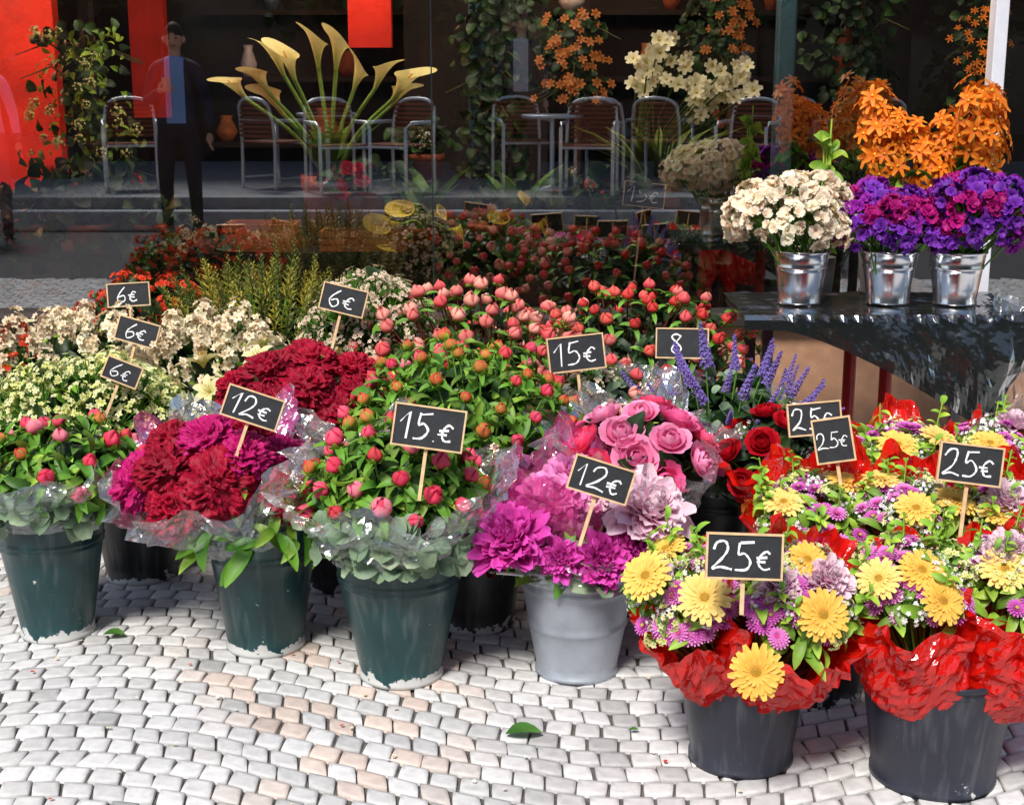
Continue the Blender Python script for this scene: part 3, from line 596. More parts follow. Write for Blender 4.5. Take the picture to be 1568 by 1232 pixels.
def sign(x,y,z,w,h,text,tilt=0,yaw=0,lean=-12,stick=.12):
    e=empty('price_sign',(x,y,z)); e.rotation_euler=(math.radians(lean),math.radians(-tilt),math.radians(yaw))
    fr=.004
    g=Geo(); box(g,(-w/2+fr,-.002,-h/2+fr),(w/2-fr,.004,h/2-fr)); g.build('slate',[M_SLATE],e)
    g=Geo()
    box(g,(-w/2,-.0045,h/2-fr),(w/2,.006,h/2)); box(g,(-w/2,-.0045,-h/2),(w/2,.006,-h/2+fr))
    box(g,(-w/2,-.0045,-h/2+fr),(-w/2+fr,.006,h/2-fr)); box(g,(w/2-fr,-.0045,-h/2+fr),(w/2,.006,h/2-fr)); g.build('wood_frame',[M_WOOD],e)
    if stick: g=Geo(); box(g,(-.004,.0065,-h/2-stick),(.004,.0125,h/2-.01)); g.build('stick',[M_WOOD],e)
    g=Geo(); tw=sum(ST[c][1] for c in text); sc=min(w*.84/tw,h*.62); x0=-tw*sc/2; hs=min(h*.62,sc*1.25)
    for ci,c in enumerate(text):
        sm=.75 if c=='e' else 1
        for s in ST[c][0]:
            jj=R_(-.06,.1); P=smoothpts([(p[0]*sc*sm+x0+R_(-.002,.002)+jj*p[1]*sc,p[1]*hs*sm-hs/2+R_(-.002,.002)) for p in s]); V=[]
            for i,p in enumerate(P):
                d=P[min(i+1,len(P)-1)]-P[max(i-1,0)]; d=d/(np.linalg.norm(d)+1e-9); nrm=np.array([-d[1],d[0]])*.0021*(w/.14)*R_(.6,1.25)
                for sg in (-1,1): V.append((p[0]+sg*nrm[0],-.0028,p[1]+sg*nrm[1]))
            g.arr(np.array(V),gridfaces(len(P)-1,1),(1,1,1),0,0)
        x0+=ST[c][1]*sc
    if tw and g.V: g.build('chalk_price',[M_CHALK],e)
sign(-1.28,4.75,.755,.14,.08,'6e',2,10); sign(-1.125,4.25,.72,.13,.075,'6e',-15,-5); sign(-1.09,3.93,.665,.105,.065,'6e',-22)
sign(-.517,4.36,.80,.14,.085,'6e',-14); sign(-.635,3.42,.685,.142,.08,'12e',-20,5); sign(-.19,3.18,.695,.165,.098,'15.e',-8)
sign(.18,3.95,.715,.162,.1,'15e',5,8); sign(.50,4.15,.705,.155,.09,'8 ',0,-5); sign(.205,3.18,.572,.145,.083,'12e',-18)
sign(.36,3.74,.59,.15,.06,' ',-5,20,-40); sign(.77,3.55,.625,.138,.085,'25e',5); sign(.745,3.22,.655,.09,.105,'25e',12,-15,-8,.2)
sign(.45,2.64,.575,.15,.09,'25e',-2,0,-12,.07); sign(1.01,3.05,.645,.14,.088,'25e',-6,-5); sign(.535,5.85,.99,.17,.1,'15e',-6,0,-5,.3)
# ================================================================= PAVING
M_STONE=attrmat('limestone_setts',.7,0,.35,30,.22,.4)
def paving():
    g=Geo(); s=.068; P=2.7; A=.42
    def mp(i,j):
        x=i*s; ph=(x/P+.38)%1.0; y=j*s+A*(.5+.5*math.cos(2*math.pi*ph))
        return x+.010*noise.noise(Vector((i*.35,j*.35,0)))+.006*math.sin(j*1.7),y+.012*noise.noise(Vector((i*.35,j*.35,9)))
    for i in range(-66,67):
        for j in range(0,84):
            off=.5*(j%2)+.12*math.sin(j*2.3)
            x,y=mp(i+off,j)
            if y<1.02 or y>5.5: continue
            n=noise.noise(Vector((x*.8,y*.8,3))); warm_light=max(0,noise.noise(Vector((x*1.3+4,y*1.6,11)))-.08)*1.3  # warm light patches painted into the stone colour as a noise-placed tint
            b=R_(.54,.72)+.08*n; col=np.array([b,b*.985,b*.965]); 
            if random.random()<.45: col=col*(1+np.array([.05,-.12,-.22])*min(1,warm_light*2.4))
            if random.random()<.10: col=col*R_(.7,.85)
            k=.455; cs=[]
            for (di,dj) in ((-k,-k),(k,-k),(k,k),(-k,k)):
                a,bb=mp(i+off+di+R_(-.055,.055),j+dj+R_(-.05,.05)); cs.append((a,bb))
            cs=np.array(cs); c=cs.mean(0); z=R_(0,.002); tx,ty=R_(-.015,.015),R_(-.015,.015); V=[]
            for f,zz in ((1.0,-.02),(1.0,z-.003),(.955,z-.0003),(.6,z)):
                for q in range(4):
                    a=cs[q];b2=cs[(q+1)%4]
                    for pt in (c+(a-c)*f*.975,c+((a+b2)/2-c)*f*1.01): V.append((*pt,zz+(pt[0]-c[0])*tx+(pt[1]-c[1])*ty))
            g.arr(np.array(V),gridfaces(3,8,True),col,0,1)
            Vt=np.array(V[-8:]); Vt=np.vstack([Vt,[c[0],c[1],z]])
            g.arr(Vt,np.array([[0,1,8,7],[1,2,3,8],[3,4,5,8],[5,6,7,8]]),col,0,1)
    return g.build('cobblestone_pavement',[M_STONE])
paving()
M_JOINT=simple('sand_joint',(.10,.09,.08),.95,0,60,.4,.4)
M_ROAD=simple('asphalt',(.05,.05,.052),.9,0,40,.3,.4)
def plane(name,x0,x1,y0,y1,z,mat):
    g=Geo(); g.arr(np.array([(x0,y0,z),(x1,y0,z),(x1,y1,z),(x0,y1,z)],float),np.array([[0,1,2,3]]),(1,1,1),0,0); return g.build(name,[mat])
plane('ground',-300,300,-300,300,-.009,M_JOINT)
plane('road',-60,60,-2.098,1.0,-.004,M_ROAD)
for (x,y,s) in ((.016,3.03,1.1),(-1.07,3.62,.8),(.3,3.05,.3)):
    g=Geo(); g.add(t_leaf(lin(60,110,45),lin(90,140,60),.075,.025,(.15,-.1)),rz(R_(-.3,.3)),(x-.03,y,.010),s); g.build('fallen_leaf')
g=Geo()
for k in range(60): g.add(random.choice(fl_redo+fl_cream+fl_white),frame((R_(-.3,.3),R_(-.3,.3),1),R_(0,6)),(R_(-1.6,1.5),R_(2.7,3.6),.007),.006)
g.build('petal_litter')
# ================================================================= SHOP
M_TAN=simple('tan_stone',lin(160,120,92),.7,0,9,.25,.3)
M_DARKW=simple('dark_wall',lin(34,25,22),.8,0,6,.4,.2)
M_REDW=simple('red_wall',(.72,.03,.012),.6,0,2.5,.4,.05)
M_FLOORI=simple('shop_floor',lin(60,50,45),.4,0,8,.3)
M_WHITE=simple('white_frame',lin(215,215,222),.35,.1,20,.06)
M_TEAL=simple('teal_reflection',lin(48,80,92),.5,0,8,.3)
M_FACADE=simple('render_wall',lin(170,160,145),.8,0,5,.2,.3)
m,nt,out=newmat('shop_glass'); M_GLASS=m
t=nt.nodes.new('ShaderNodeBsdfTransparent'); t.inputs[0].default_value=(.93,.95,.95,1)
gl=nt.nodes.new('ShaderNodeBsdfGlossy'); gl.inputs['Roughness'].default_value=.01; gl.inputs[0].default_value=(.95,.98,1,1)
lw=nt.nodes.new('ShaderNodeFresnel'); lw.inputs[0].default_value=1.5
ma=nt.nodes.new('ShaderNodeMath'); ma.operation='MULTIPLY_ADD'; ma.inputs[1].default_value=1.; ma.inputs[2].default_value=.24; nt.links.new(lw.outputs[0],ma.inputs[0])
mx=nt.nodes.new('ShaderNodeMixShader'); nt.links.new(ma.outputs[0],mx.inputs[0]); nt.links.new(t.outputs[0],mx.inputs[1]); nt.links.new(gl.outputs[0],mx.inputs[2]); nt.links.new(mx.outputs[0],out.inputs[0])
def shop():
    e=empty('flower_shop')
    def part(n,boxes,mat,bv=0):
        g=Geo()
        for lo,hi in boxes: box(g,lo,hi)
        o=g.build(n,[mat],e); 
        if bv: bevel(o,bv)
        return o
    part('base_wall',[((-6,5.6,-.01),(6,5.8,.50))],M_TAN)
    part('sill',[((-6,5.54,.503),(6,5.82,.54))],M_DARKW,.005)
    part('upper_wall',[((-6,5.6,2.75),(6,5.85,6.5))],M_FACADE)
    part('side_walls',[((-6,5.6,.543),(-4.6,5.85,2.747)),((4.6,5.6,.543),(6,5.85,2.747)),((-6,5.853,0),(-5.8,9.6,6.5)),((5.8,5.853,0),(6,9.6,6.5))],M_FACADE)
    part('interior_back_wall',[((-5.79,9.4,0),(5.79,9.6,3.1))],M_DARKW)
    part('ceiling',[((-5.79,5.86,2.9),(5.79,9.39,3.0))],M_DARKW)
    part('roof',[((-6.2,5.5,6.5),(6.2,9.8,6.7))],M_FACADE)
    part('interior_floor',[((-5.79,5.81,.0),(5.79,9.39,.02))],M_FLOORI)
    part('red_partition',[((-4.6,7.5,.8),(-2.32,7.6,2.88))],M_REDW)
    part('red_alcove',[((-.95,8.6,1.6),(-.70,8.7,2.88)),((-2.22,8.6,1.2),(-2.02,8.7,2.0))],M_REDW)
    part('dark_partition',[((-2.31,7.9,.02),(-2.25,8.0,2.88)),((-.6,8.2,.02),(.2,8.3,2.88)),((1.9,8.0,.02),(3.2,8.1,2.88)),((-4.6,7.5,.02),(-2.32,7.6,.797))],M_DARKW)
    part('reflection_column',[((1.14,6.35,.02),(1.22,6.43,2.88)),((-.20,6.75,.02),(-.10,6.82,2.88))],M_TEAL,.01)  # solid columns added to imitate a bluish street reflection in the glass
    part('wall_shelves',[((-1.9,9.1,1.0+.4*k),(2.2,9.39,1.03+.4*k)) for k in range(4)],M_DARKW)
    g=Geo()
    for x0,x1 in ((-4.59,-.312),(-.308,1.795),(1.845,4.59)):
        g.arr(np.array([(x0,5.66,.541),(x1,5.66,.541),(x1,5.66,2.749),(x0,5.66,2.749)],float),np.array([[0,1,2,3]]),(1,1,1),0,0)
    g.build('glass',[M_GLASS],e)
    part('glass_joint',[((-.3125,5.655,.541),(-.3075,5.665,2.749))],M_TAB)
    part('white_post',[((1.83,5.62,.541),(1.88,5.70,2.749)),((-4.6,5.62,.541),(-4.59,5.70,2.749)),((1.83,5.50,.0),(1.88,5.537,.54))],M_WHITE,.004)
    part('lintel',[((-4.6,5.38,2.752),(4.6,5.598,2.95))],M_DARKW)
shop()
M_TERRA=simple('terracotta',lin(150,75,45),.8,0,20,.25,.2)
M_CRATE=simple('crate_wood',lin(175,105,60),.7,0,18,.35,.3)
M_VASE=simple('glazed_vase',lin(70,90,110),.25,0,9,.4,.1)
# vases and bottles on the back shelves
for k in range(26):
    g=Geo(); r=R_(.05,.11); h=R_(.12,.3); x=-1.8+k*.155; zz=1.032+.4*(k%4)
    lathe(g,[(.001,0),(r*.6,0),(r,h*.4),(r*.5,h*.85),(r*.6,h),(r*.5,h),(.001,h*.8)],24,(1,1,1),0,(x,9.22,zz))
    g.build('ceramic_vase',[random.choice([M_VASE,M_TERRA,M_WHITE,M_CRATE])])
def inner_table():
    e=empty('interior_display_bench'); g=Geo()
    for lo,hi in (((-2.3,5.95,.70),(1.6,6.5,.74)),((-2.2,6.0,.02),(-2.12,6.08,.70)),((1.42,6.0,.02),(1.5,6.08,.70)),((-.4,6.0,.02),(-.32,6.08,.70))): box(g,lo,hi)
    bevel(g.build('bench',[M_DARKW],e),.004)
inner_table()
def crate(x,y,z,w,d,h):
    g=Geo()
    for k in range(3):
        z0=z+k*h/3; box(g,(x-w/2,y-d/2,z0+.004),(x+w/2,y-d/2+.01,z0+h/3-.004)); box(g,(x-w/2,y+d/2-.01,z0+.004),(x+w/2,y+d/2,z0+h/3-.004))
        box(g,(x-w/2,y-d/2+.011,z0+.004),(x-w/2+.01,y+d/2-.011,z0+h/3-.004)); box(g,(x+w/2-.01,y-d/2+.011,z0+.004),(x+w/2,y+d/2-.011,z0+h/3-.004))
    box(g,(x-w/2+.011,y-d/2+.011,z+.001),(x+w/2-.011,y+d/2-.011,z+.01)); return g.build('wooden_crate',[M_CRATE])
crate(-.62,6.05,.742,.36,.18,.09); crate(-1.05,6.05,.742,.3,.2,.12); crate(.25,6.08,.742,.36,.2,.1)
def pot(g,x,y,z,r,h,mat=3):
    lathe(g,[(.001,0),(r*.7,0),(r*.95,h*.8),(r,h*.82),(r,h),(r*.9,h),(r*.85,h*.85),(.001,h*.85)],32,(1,1,1),mat,(x,y,z))
def callas(name,x,y,z,tops,tl,s,potr=.1,poth=.22,leafs=20):
    g=Geo(); pot(g,x,y,z,potr,poth); b=np.array([x,y,z+poth*.8])
    for (tx,ty,tz) in tops:
        tp=np.array([tx,ty,tz]); mid=(b+tp)/2+np.array([(x-tx)*.10,0,.03]); d=tp-mid; d/=np.linalg.norm(d)
        tube(g,smoothpts([b+np.array([R_(-.03,.03),R_(-.03,.03),0]),mid,tp,tp+d*.02]),.009,lin(120,155,65),6)
        Fm=frame(d+np.array([0,-.12,.25])); outv=np.array([np.sign(tx-x-.1)*1.,-.35,0]); ro=math.atan2(outv@Fm[:,1],outv@Fm[:,0])+R_(-.5,.5)
        c_,s_=math.cos(ro),math.sin(ro); Fm=np.stack([Fm[:,0]*c_+Fm[:,1]*s_,-Fm[:,0]*s_+Fm[:,1]*c_,Fm[:,2]],1)
        g.add(random.choice(tl),Fm,tp,s*R_(.85,1.1))
    for k in range(leafs):
        a=R_(0,6.28); g.add(t_leaf(lin(50,95,35),lin(110,150,55),.32,.035,(1.3,.6)),rz(a),b+np.array([R_(-.03,.03),R_(-.03,.03),0]),R_(.7,1.1))
    return g.build(name,MATS[:3]+[M_TERRA])
callas('calla_lily_plant',-.78,6.25,.742,[(-1.10,6.1,1.36),(-1.02,6.2,1.38),(-.96,6.2,1.46),(-.90,6.1,1.44),(-.82,6.25,1.49),(-.74,6.2,1.48),(-.58,6.2,1.40),(-.50,6.15,1.36),(-.53,6.3,1.32),(-.98,6.3,1.29),(-.68,6.3,1.39)],CALLA,.090,.13,.3)
callas('calla_lily_plant',-.36,6.0,.742,[(-.45,5.95,.86),(-.40,5.92,.90),(-.33,5.95,.89),(-.28,5.95,.84),(-.37,6.05,.84),(-.42,6.,.81)],CALLAY,.07,.06,.1,10)
callas('calla_lily_plant',.04,6.0,.742,[(.0,5.95,.88),(.05,5.92,.93),(.08,5.95,.86)],CALLAY,.055,.06,.1,12)
def orchid():
    g=Geo(); pot(g,.62,6.2,.742,.1,.2); b=np.array([.62,6.2,.9])
    for k in range(80):
        cx,cz,r=random.choice([(.60,1.58,.08),(.70,1.50,.12),(.82,1.43,.1),(.91,1.45,.08),(.55,1.48,.07),(.78,1.36,.07)])
        p=np.array([cx+rs.normal()*r*.5,6.05+R_(-.06,.1),cz+rs.normal()*r*.5])
        g.add(random.choice(LILYW),frame((R_(-.8,.8),-1,R_(-.3,1.)),R_(0,6)),p,R_(.028,.045),R_(.85,1.05))
        if k%3==0: tube(g,[b,(b+p)/2+np.array([-.05,0,.08]),p],.004,lin(80,110,50),4)
    for k in range(46):
        a=R_(0,6.28); g.add(t_leaf(lin(50,80,35),lin(120,140,60),.42,.022,(1.2,.3)),rz(a),b,R_(.7,1.25),R_(.7,1.1))
    return g.build('white_orchid_plant',MATS[:3]+[M_TERRA])
orchid()
def climber(name,x,y,z0,z1,r,n,leafs,extra=None,cm=1.,scl=1.1):
    g=Geo(); tube(g,[(x,y,.02),(x+.02,y,(z0+z1)/2),(x,y,z1)],[.02,.015,.006],lin(70,50,35),6)
    for k in range(14):
        z=R_(z0,z1); a=R_(0,6.28); tube(g,[(x,y,z-.1),(x+r*.5*math.cos(a),y+r*.5*math.sin(a),z),(x+r*math.cos(a),y+r*math.sin(a),z-.05)],[.006,.004,.002],lin(70,70,35),4)
    for k in range(n):
        z=R_(z0,z1); a=R_(0,6.28); w=.55+.45*noise.noise(Vector((x,z*4,a)))*2; rr=r*math.sqrt(R_(.1,1))*max(.3,w)
        g.add(random.choice(leafs),frame((math.cos(a)*.6+R_(-.5,.5),math.sin(a)*.6-.5,R_(-.2,.8)),R_(0,6)),(x+rr*math.cos(a),y+rr*math.sin(a)*.8,z),scl*R_(.6,1.1),R_(.5,1.2)*cm)
    if extra:
        tl,m,s=extra
        for k in range(m):
            z=R_(z0,z1); a=R_(3,6.3); g.add(random.choice(tl),frame((math.cos(a)*.5,-.8,.4),R_(0,6)),(x+r*.95*math.cos(a)*R_(.2,1),y+r*math.sin(a)*.8,z),s*R_(.8,1.2))
    return g.build(name,MATS)
LEAF_IVY=[t_leaf(lin(30,55,28),lin(70,105,45),.06,.028,(.3,-.3),.8),t_leaf(lin(22,42,24),lin(45,75,35),.06,.03,(.3,-.3),.8)]
climber('variegated_climbing_plant',-1.80,6.2,.85,1.65,.27,560,LEAF_IVY+LEAF_LIME,(WAX,34,.025),.85,.9)
climber('ivy_column',-.08,6.6,.9,2.5,.24,800,LEAF_IVY,scl=.9)
climber('ivy_column',1.55,6.6,.6,2.5,.3,800,LEAF_IVY,scl=.9)
climber('ivy_column',.95,7.2,.8,2.4,.2,400,LEAF_IVY,scl=.9)
climber('orange_flower_plant',.28,6.5,1.35,1.72,.2,260,LEAF_IVY,(fl_orm,60,.024),scl=.8)
climber('orange_flower_plant',2.02,6.4,1.25,1.75,.14,120,LEAF_IVY,(fl_or,50,.02),scl=.8)
climber('orange_flower_plant',1.0,6.8,1.55,1.8,.12,100,LEAF_IVY,(fl_orm,30,.024),scl=.8)
def ipot(x,z,tl,n,s,r,name):
    g=Geo(); pot(g,x,6.05,z,.09,.14)
    for k in range(90): g.add(random.choice(LEAF_IVY),frame((R_(-1,1),R_(-1,.2),R_(.1,1)),R_(0,6)),(x+rs.normal()*r*.5,6.05+rs.normal()*.05,z+.18+rs.normal()*.035),R_(.8,1.2))
    for k in range(n): g.add(random.choice(tl),frame((R_(-.6,.6),-.7,R_(.2,1)),R_(0,6)),(x+rs.normal()*r*.5,6.0+rs.normal()*.05,z+.2+rs.normal()*.04),s*R_(.8,1.1))
    return g.build(name,MATS[:3]+[M_TERRA])
ipot(-.62,.742+.11,ROSE_R,8,.03,.16,'potted_rose'); ipot(-.38,.742,GYP,7,.03,.1,'potted_white_flower').location=(0,.2,.25)
for k,(x,z) in enumerate(((-2.0,.75),(-1.5,.7),(-.1,.62),(.5,.6),(.95,.62),(1.25,.7),(-1.75,.85),(.3,.8))):
    g=Geo()
    for q in range(170): g.add(random.choice(LEAF_IVY),frame((R_(-1,1),R_(-1,.3),R_(0,1)),R_(0,6)),(x+rs.normal()*.13,5.98+rs.normal()*.07,z+.12+rs.normal()*.07),R_(.8,1.6),R_(.5,1.2))
    for q in range(9): g.add(random.choice(REDO+TAN),frame((R_(-.5,.5),-.6,.6)),(x+rs.normal()*.13,5.93,z+.15+rs.normal()*.06),.025)
    pot(g,x,5.98,.742,.1,.12); g.build('potted_houseplant',MATS[:3]+[M_TERRA])
def lamp(x,y,z,e,col,r=.12):
    l=bpy.data.lights.new('shop_lamp','POINT'); l.energy=e; l.color=col; l.shadow_soft_size=r
    o=bpy.data.objects.new('shop_lamp',l); o.location=(x,y,z); scene.collection.objects.link(o)
lamp(-3.0,6.7,2.3,85,(1,.45,.25)); lamp(-.85,8.2,2.2,16,(1,.4,.2)); lamp(.2,6.1,2.6,42,(1,.85,.68)); lamp(-.9,5.9,2.6,50,(1,.87,.7)); lamp(1.4,6.1,2.6,22,(1,.8,.6)); lamp(.4,8.7,2.5,25,(1,.6,.35))
# ================================================================= STREET BEHIND (seen in the glass)
M_KERB=simple('kerb_stone',(.50,.50,.51),.8,0,12,.2,.3)
M_TERR=simple('terrace_paving',(.30,.30,.31),.8,0,9,.25,.3)
g=Geo(); box(g,(-14,-7.5,-.01),(14,-2.3,.29)); bevel(g.build('cafe_terrace',[M_TERR]),.01)
g=Geo(); box(g,(-14,-2.296,-.01),(14,-2.1,.18)); bevel(g.build('kerb',[M_KERB]),.02)
M_ALU=simple('aluminium',(.88,.89,.9),.35,.7,20,.08,.02)
M_WICK=simple('woven_seat',lin(150,80,50),.7,0,60,.4,.4)
def chair(x,y,z,rot):
    g=Geo(); W,D,S,H=.25,.24,.46,.86
    for sx in (-1,1):
        tube(g,[(sx*W,D,0),(sx*W,D*.95,S),(sx*W*.98,D*1.02,S+.2),(sx*W*.9,D*1.15,H-.05)],.018,(1,1,1),8,0)
        tube(g,[(sx*W,-D,0),(sx*W,-D*.97,S+.17),(sx*W*1.02,-D*.6,S+.21),(sx*W*1.02,D*.9,S+.21)],.018,(1,1,1),8,0)
        tube(g,[(sx*W,-D,.1),(sx*W,D,.1)],.01,(1,1,1),6,0)
    tube(g,smoothpts([(-W*.9,D*1.15,H-.05),(-W*.6,D*1.22,H+.01),(0,D*1.3,H+.03),(W*.6,D*1.22,H+.01),(W*.9,D*1.15,H-.05)]),.018,(1,1,1),8,0)
    tube(g,[(-W,-D*.97,S-.02),(W,-D*.97,S-.02)],.014,(1,1,1),8,0)
    for q in range(8):
        zz=S+.06+q*.045; tube(g,smoothpts([(-W*.93,D*1.05,zz),(-.1,D*1.22,zz),(.1,D*1.22,zz),(W*.93,D*1.05,zz)]),.017,(1,1,1),6,1)
    for k in range(9): y0=-D+k*(2*D)/9; box(g,(-W,y0+.004,S-.012),(W,y0+2*D/9-.004,S+.006),(1,1,1),1)
    o=g.build('cafe_chair',[M_ALU,M_WICK]); o.location=(x,y,z); o.rotation_euler=(0,0,rot); return o
for x,y,r in ((.75,-2.8,3.3),(-1.7,-2.85,2.7),(-1.1,-2.9,3.7),(.95,-3.6,.3),(2.3,-2.9,3.6),(3.0,-3.0,2.6),(-2.4,-3.5,.7),(1.55,-3.7,.4),(3.7,-3.6,0),(-3.8,-3.2,2.9),(.1,-3.7,2.9)): chair(x,y,.29,r)
def ctable(x,y):
    g=Geo(); lathe(g,[(.001,.70),(.3,.70),(.31,.71),(.31,.73),(.3,.735),(.001,.735)],36,(1,1,1),0); lathe(g,[(.22,0),(.22,.02),(.04,.04),(.025,.06),(.025,.7)],20,(1,1,1),0)
    o=g.build('cafe_table',[M_ALU]); o.location=(x,y,.29)
ctable(.4,-3.2); ctable(-1.9,-3.7); ctable(2.7,-3.5)
M_OPP=simple('dark_stone_facade',lin(48,44,42),.85,0,3,.4,.3); M_OPPG=simple('dark_window',(.01,.012,.015),.15,0,3,.2)
def opp():
    e=empty('opposite_building'); g=Geo()
    box(g,(-16,-10.5,0),(16,-8.0,6.2)); 
    for k in range(10): x=-14.5+k*3.2; box(g,(x-.14,-7.997,.29),(x+.14,-7.82,6.0))
    box(g,(-16.1,-7.998,3.3),(16.1,-7.75,3.5)); g.build('walls',[M_OPP],e)
    g=Geo()
    for k in range(9):
        x=-12.9+k*3.2; box(g,(x-1.1,-7.99,.6),(x+1.1,-7.95,3.0)); box(g,(x-.6,-7.99,3.9),(x+.6,-7.95,5.6))
    g.build('windows',[M_OPPG],e)
opp()
def tree(x,y):
    g=Geo(); tube(g,[(x,y,.28),(x+.05,y,1.2),(x-.03,y,2.4),(x,y,3.4)],[.14,.11,.09,.05],lin(70,58,48),10)
    for k in range(9):
        a=k*2.4; z=1.9+.17*k; L=1.1; tube(g,[(x,y,z),(x+.5*L*math.cos(a),y+.5*L*math.sin(a),z+.4),(x+L*math.cos(a),y+L*math.sin(a),z+.6)],[.05,.03,.01],lin(70,58,48),6)
    cl=[(rs.normal()*.75,rs.normal()*.6,3.0+rs.normal()*.6) for _ in range(22)]
    for k in range(1100):
        c=random.choice(cl); g.add(random.choice(LEAF_IVY),frame(rs.normal(size=3)),(x+c[0]+rs.normal()*.25,y+c[1]+rs.normal()*.25,c[2]+rs.normal()*.22),R_(2.4,3.8),R_(.5,1.2))
    return g.build('street_tree')
for x,y in ((-6,-5.6),(-.6,-6.),(2.9,-5.7),(6.5,-5.8)): tree(x,y)
for x in (-5.2,-.2,2.0,4.9):
    g=Geo(); box(g,(x-.4,-5.0,.29),(x+.4,-4.6,.75),(.05,.05,.05),2)
    for k in range(300): g.add(random.choice(LEAF_IVY),frame(rs.normal(size=3)),(x+R_(-.42,.42),-4.8+R_(-.25,.25),.78+abs(rs.normal())*.55),R_(1.5,2.5),R_(.5,1.3))
    g.build('planter_shrub')
# people
def solid(name,col,r=.7): return simple(name,col,r,0,60,.12,.1)
M_SKIN=solid('skin',lin(225,170,140),.5); M_HAIR=solid('hair',lin(45,32,25)); M_SHOE=solid('shoe',(.02,.02,.02),.3); M_EYE=solid('eye_dark',(.02,.02,.02),.3); M_LIPS=solid('lips',lin(170,90,80))
def skinobj(name,V,E,Rd,mat,parent,root=0,sub=2):
    me=bpy.data.meshes.new(name); me.from_pydata(V,E,[]); me.update(); o=bpy.data.objects.new(name,me); scene.collection.objects.link(o); o.parent=parent
    sm=o.modifiers.new('skin','SKIN'); sk=me.skin_vertices[0].data
    for i,r in enumerate(Rd): sk[i].radius=r if isinstance(r,tuple) else (r,r); sk[i].use_root=(i==root)
    sm.use_smooth_shade=True
    sb=o.modifiers.new('sub','SUBSURF'); sb.levels=sub; sb.render_levels=sub
    me.materials.append(mat); return o
def clothmat(name,top,shirt,trou):
    m,nt,out=newmat(name); p=principled(nt,Roughness=.8); tc=nt.nodes.new('ShaderNodeTexCoord'); s=nt.nodes.new('ShaderNodeSeparateXYZ'); nt.links.new(tc.outputs['Object'],s.inputs[0])
    def cmp(src,v,op): 
        q=nt.nodes.new('ShaderNodeMath'); q.operation=op; nt.links.new(src,q.inputs[0]); q.inputs[1].default_value=v; return q.outputs[0]
    ab=nt.nodes.new('ShaderNodeMath'); ab.operation='ABSOLUTE'; nt.links.new(s.outputs[0],ab.inputs[0])
    k=nt.nodes.new('ShaderNodeMath'); k.operation='MULTIPLY'; nt.links.new(cmp(ab.outputs[0],.08,'LESS_THAN'),k.inputs[0]); nt.links.new(cmp(s.outputs[1],.035,'GREATER_THAN'),k.inputs[1])
    c=mixcol(nt,k.outputs[0],top,shirt); c=mixcol(nt,cmp(s.outputs[2],.96,'LESS_THAN'),c,trou)
    nt.links.new(c,p.inputs['Base Color']); nt.links.new(p.outputs[0],out.inputs[0]); return m
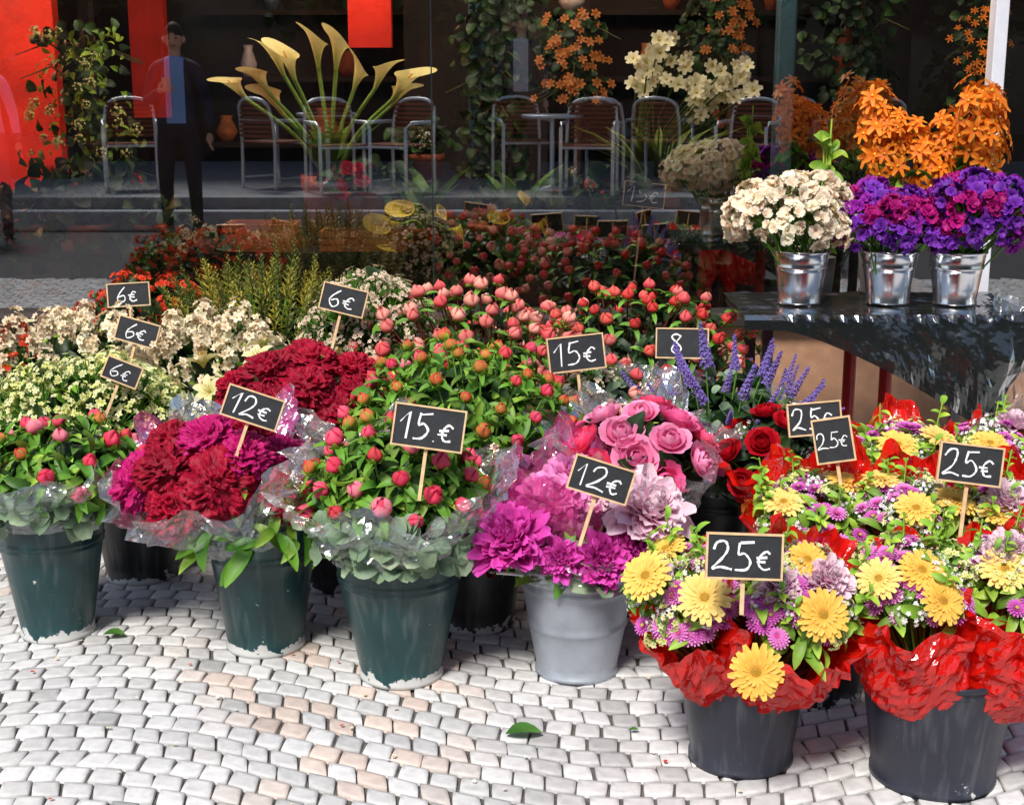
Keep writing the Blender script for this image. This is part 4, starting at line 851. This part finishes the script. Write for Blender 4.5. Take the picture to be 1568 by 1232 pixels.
def person(name,x,y,z,rot,cm,holding=False,sc=1.):
    e=empty(name,(x,y,z)); e.rotation_euler=(0,0,rot); e.scale=(sc,)*3
    lh=(-.12,.26,1.22) if holding else (-.27,.06,.83)
    V=[(0,0,.95),(0,0,1.12),(0,0,1.32),(0,-.01,1.45),(0,0,1.53),
       (.17,0,1.42),(.25,-.03,1.14),(.27,.06,.88),(-.17,0,1.42),(-.25,-.02,1.14),lh,
       (.1,0,.88),(.12,.03,.49),(.13,-.02,.10),(-.1,0,.88),(-.12,.02,.49),(-.13,-.04,.10)]
    E=[(0,1),(1,2),(2,3),(3,4),(3,5),(5,6),(6,7),(3,8),(8,9),(9,10),(0,11),(11,12),(12,13),(0,14),(14,15),(15,16)]
    Rd=[(.15,.11),(.145,.10),(.165,.11),(.10,.08),(.05,.05),(.07,.065),(.052,.05),(.038,.036),(.07,.065),(.052,.05),(.038,.036),(.095,.095),(.068,.07),(.05,.05),(.095,.095),(.068,.07),(.05,.05)]
    skinobj('body',V,E,Rd,cm,e)
    g=Geo(); nu,nv=16,24; VV=[]
    for i in range(nu+1):
        p=.03+(math.pi-.06)*i/nu
        for j in range(nv):
            t=2*math.pi*j/nv; dx,dy,dz=math.sin(p)*math.cos(t),math.sin(p)*math.sin(t),math.cos(p)
            w=.076*(1-.22*max(0,-dz)); yy=dy*.096*(1-.12*max(0,-dz)); 
            if dy>0 and abs(dx)<.28 and -.45<dz<.05: yy+=.022*(1-abs(dx)/.28)*(1-abs(dz+.25)/.3 if abs(dz+.25)<.3 else 0)
            VV.append((dx*w,yy,dz*.118+1.66))
    g.arr(np.array(VV),gridfaces(nu,nv,True)[:,::-1],(1,1,1),0)
    tube(g,[(0,-.005,1.5),(0,.0,1.6)],[.052,.05],(1,1,1),12,0)
    for sx in (-1,1): ball(g,(sx*.03,.084,1.665),.010,(1,1,1),5,8,1); ball(g,(sx*.079,0,1.655),.022,(1,1,1),5,8,0,1.4); tube(g,[(sx*.045,.086,1.69),(sx*.018,.092,1.692)],.004,(1,1,1),5,1)
    tube(g,[(-.025,.087,1.6),(0,.094,1.598),(.025,.087,1.6)],.005,(1,1,1),5,2)
    HH=[]
    for i in range(9):
        p=.03+1.55*i/8
        for j in range(nv):
            t=2*math.pi*j/nv; dx,dy,dz=math.sin(p)*math.cos(t),math.sin(p)*math.sin(t),math.cos(p); k=1.07+.03*noise.noise(Vector((dx*6,dy*6,dz*6)))
            HH.append((dx*.077*k,dy*.097*k-.014,dz*.118*k+1.672+ (.02*dy if dy>0 else .05*dy*math.sin(p))))
    g.arr(np.array(HH),gridfaces(8,nv,True)[:,::-1],(1,1,1),1)
    g.build('head',[M_SKIN,M_HAIR,M_LIPS],e)
    for w,s,cup in (((.27,.06,.88),1,False),(lh,-1,holding)):
        w=np.array(w); fd=np.array([0,.2,-1.]) if not cup else np.array([.8,.4,.35]); fd/=np.linalg.norm(fd); side=np.array([0,1.,0]) if not cup else np.array([0,.2,1.]); side-=fd*side.dot(fd); side/=np.linalg.norm(side)
        nrm=np.cross(fd,side); VV=[tuple(w),tuple(w+fd*.045),tuple(w+fd*.08)];EE=[(0,1),(1,2)];RR=[.024,(.034,.02),(.036,.016)]
        for q,(L,o) in enumerate(((.07,-.03),(.08,-.01),(.075,.01),(.058,.03))):
            b=w+fd*.085+side*o; i0=len(VV); VV+= [tuple(b),tuple(b+fd*L*.5+nrm*.008),tuple(b+fd*L*.85+nrm*.03)]; EE+=[(2,i0),(i0,i0+1),(i0+1,i0+2)]; RR+=[.009,.0085,.007]
        i0=len(VV); b=w+fd*.03+side*.03; VV+=[tuple(b),tuple(b+fd*.03+side*.025),tuple(b+fd*.055+side*.03)];EE+=[(1,i0),(i0,i0+1),(i0+1,i0+2)];RR+=[.011,.01,.008]
        skinobj('hand',VV,EE,RR,M_SKIN,e,0,1)
    g=Geo()
    for sx,fy in ((.13,-.02),(-.13,-.04)):
        ball(g,(sx,fy+.06,.045),.05,(1,1,1),6,10,0,.85); V0=g.V[-1]; V0[:,1]=(V0[:,1]-fy-.06)*2.7+fy+.06; V0[:,2]=np.maximum(V0[:,2],.0)
        tube(g,[(sx,fy,.05),(sx,fy,.13)],[.05,.048],(1,1,1),10,0)
    g.build('shoes',[M_SHOE],e)
    if holding:
        g=Geo(); c=np.array([-.04,.31,1.23]); lathe(g,[(.001,0),(.028,0),(.036,.11),(.038,.112),(.001,.112)],20,(1,1,1),0,c); g.build('paper_cup',[solid('paper',(.6,.75,.6))],e)
person('standing_man',-2.98,-1.72,0,-.1,clothmat('navy_suit',tuple(lin(36,42,66)),tuple(lin(140,185,250)),tuple(lin(28,30,44))),True,1.04)
person('pedestrian',-4.62,-1.5,0,-.4,clothmat('pink_shirt',tuple(lin(250,175,210)),tuple(lin(250,185,215)),tuple(lin(110,95,105))),False,.96)
person('waiter',.1,-4.2,.29,.1,clothmat('dark_outfit',tuple(lin(60,60,72)),tuple(lin(210,210,215)),tuple(lin(35,35,42))),False,.98)
# ================================================================= LIGHT / CAMERA
w=bpy.data.worlds.new('World'); scene.world=w; w.use_nodes=True; nt=w.node_tree
sky=nt.nodes.new('ShaderNodeTexSky'); sky.sky_type='NISHITA'; sky.sun_disc=False
EL,AZ=math.radians(50),math.radians(202)
sky.sun_elevation=EL; sky.sun_rotation=AZ
bg=nt.nodes['Background']; nt.links.new(sky.outputs[0],bg.inputs[0]); bg.inputs[1].default_value=.15
sl=bpy.data.lights.new('sun','SUN'); sl.energy=4.9; sl.angle=math.radians(14); sl.color=(1,.96,.9)
so=bpy.data.objects.new('sun',sl); scene.collection.objects.link(so)
dirv=Vector((math.sin(AZ)*math.cos(EL),math.cos(AZ)*math.cos(EL),math.sin(EL)))
so.rotation_euler=dirv.to_track_quat('Z','Y').to_euler()
cam=bpy.data.cameras.new('camera'); co=bpy.data.objects.new('camera',cam); scene.collection.objects.link(co)
co.location=(0,0,1.5); co.rotation_euler=(math.radians(90-13.2),0,0); cam.lens=50.5; cam.sensor_width=36; cam.clip_end=1000; cam.clip_start=.05
scene.camera=co
scene.view_settings.view_transform='Standard'; scene.view_settings.look='None'; scene.view_settings.exposure=0
print('FACES',sum(len(o.data.polygons) for o in scene.objects if o.type=='MESH'))
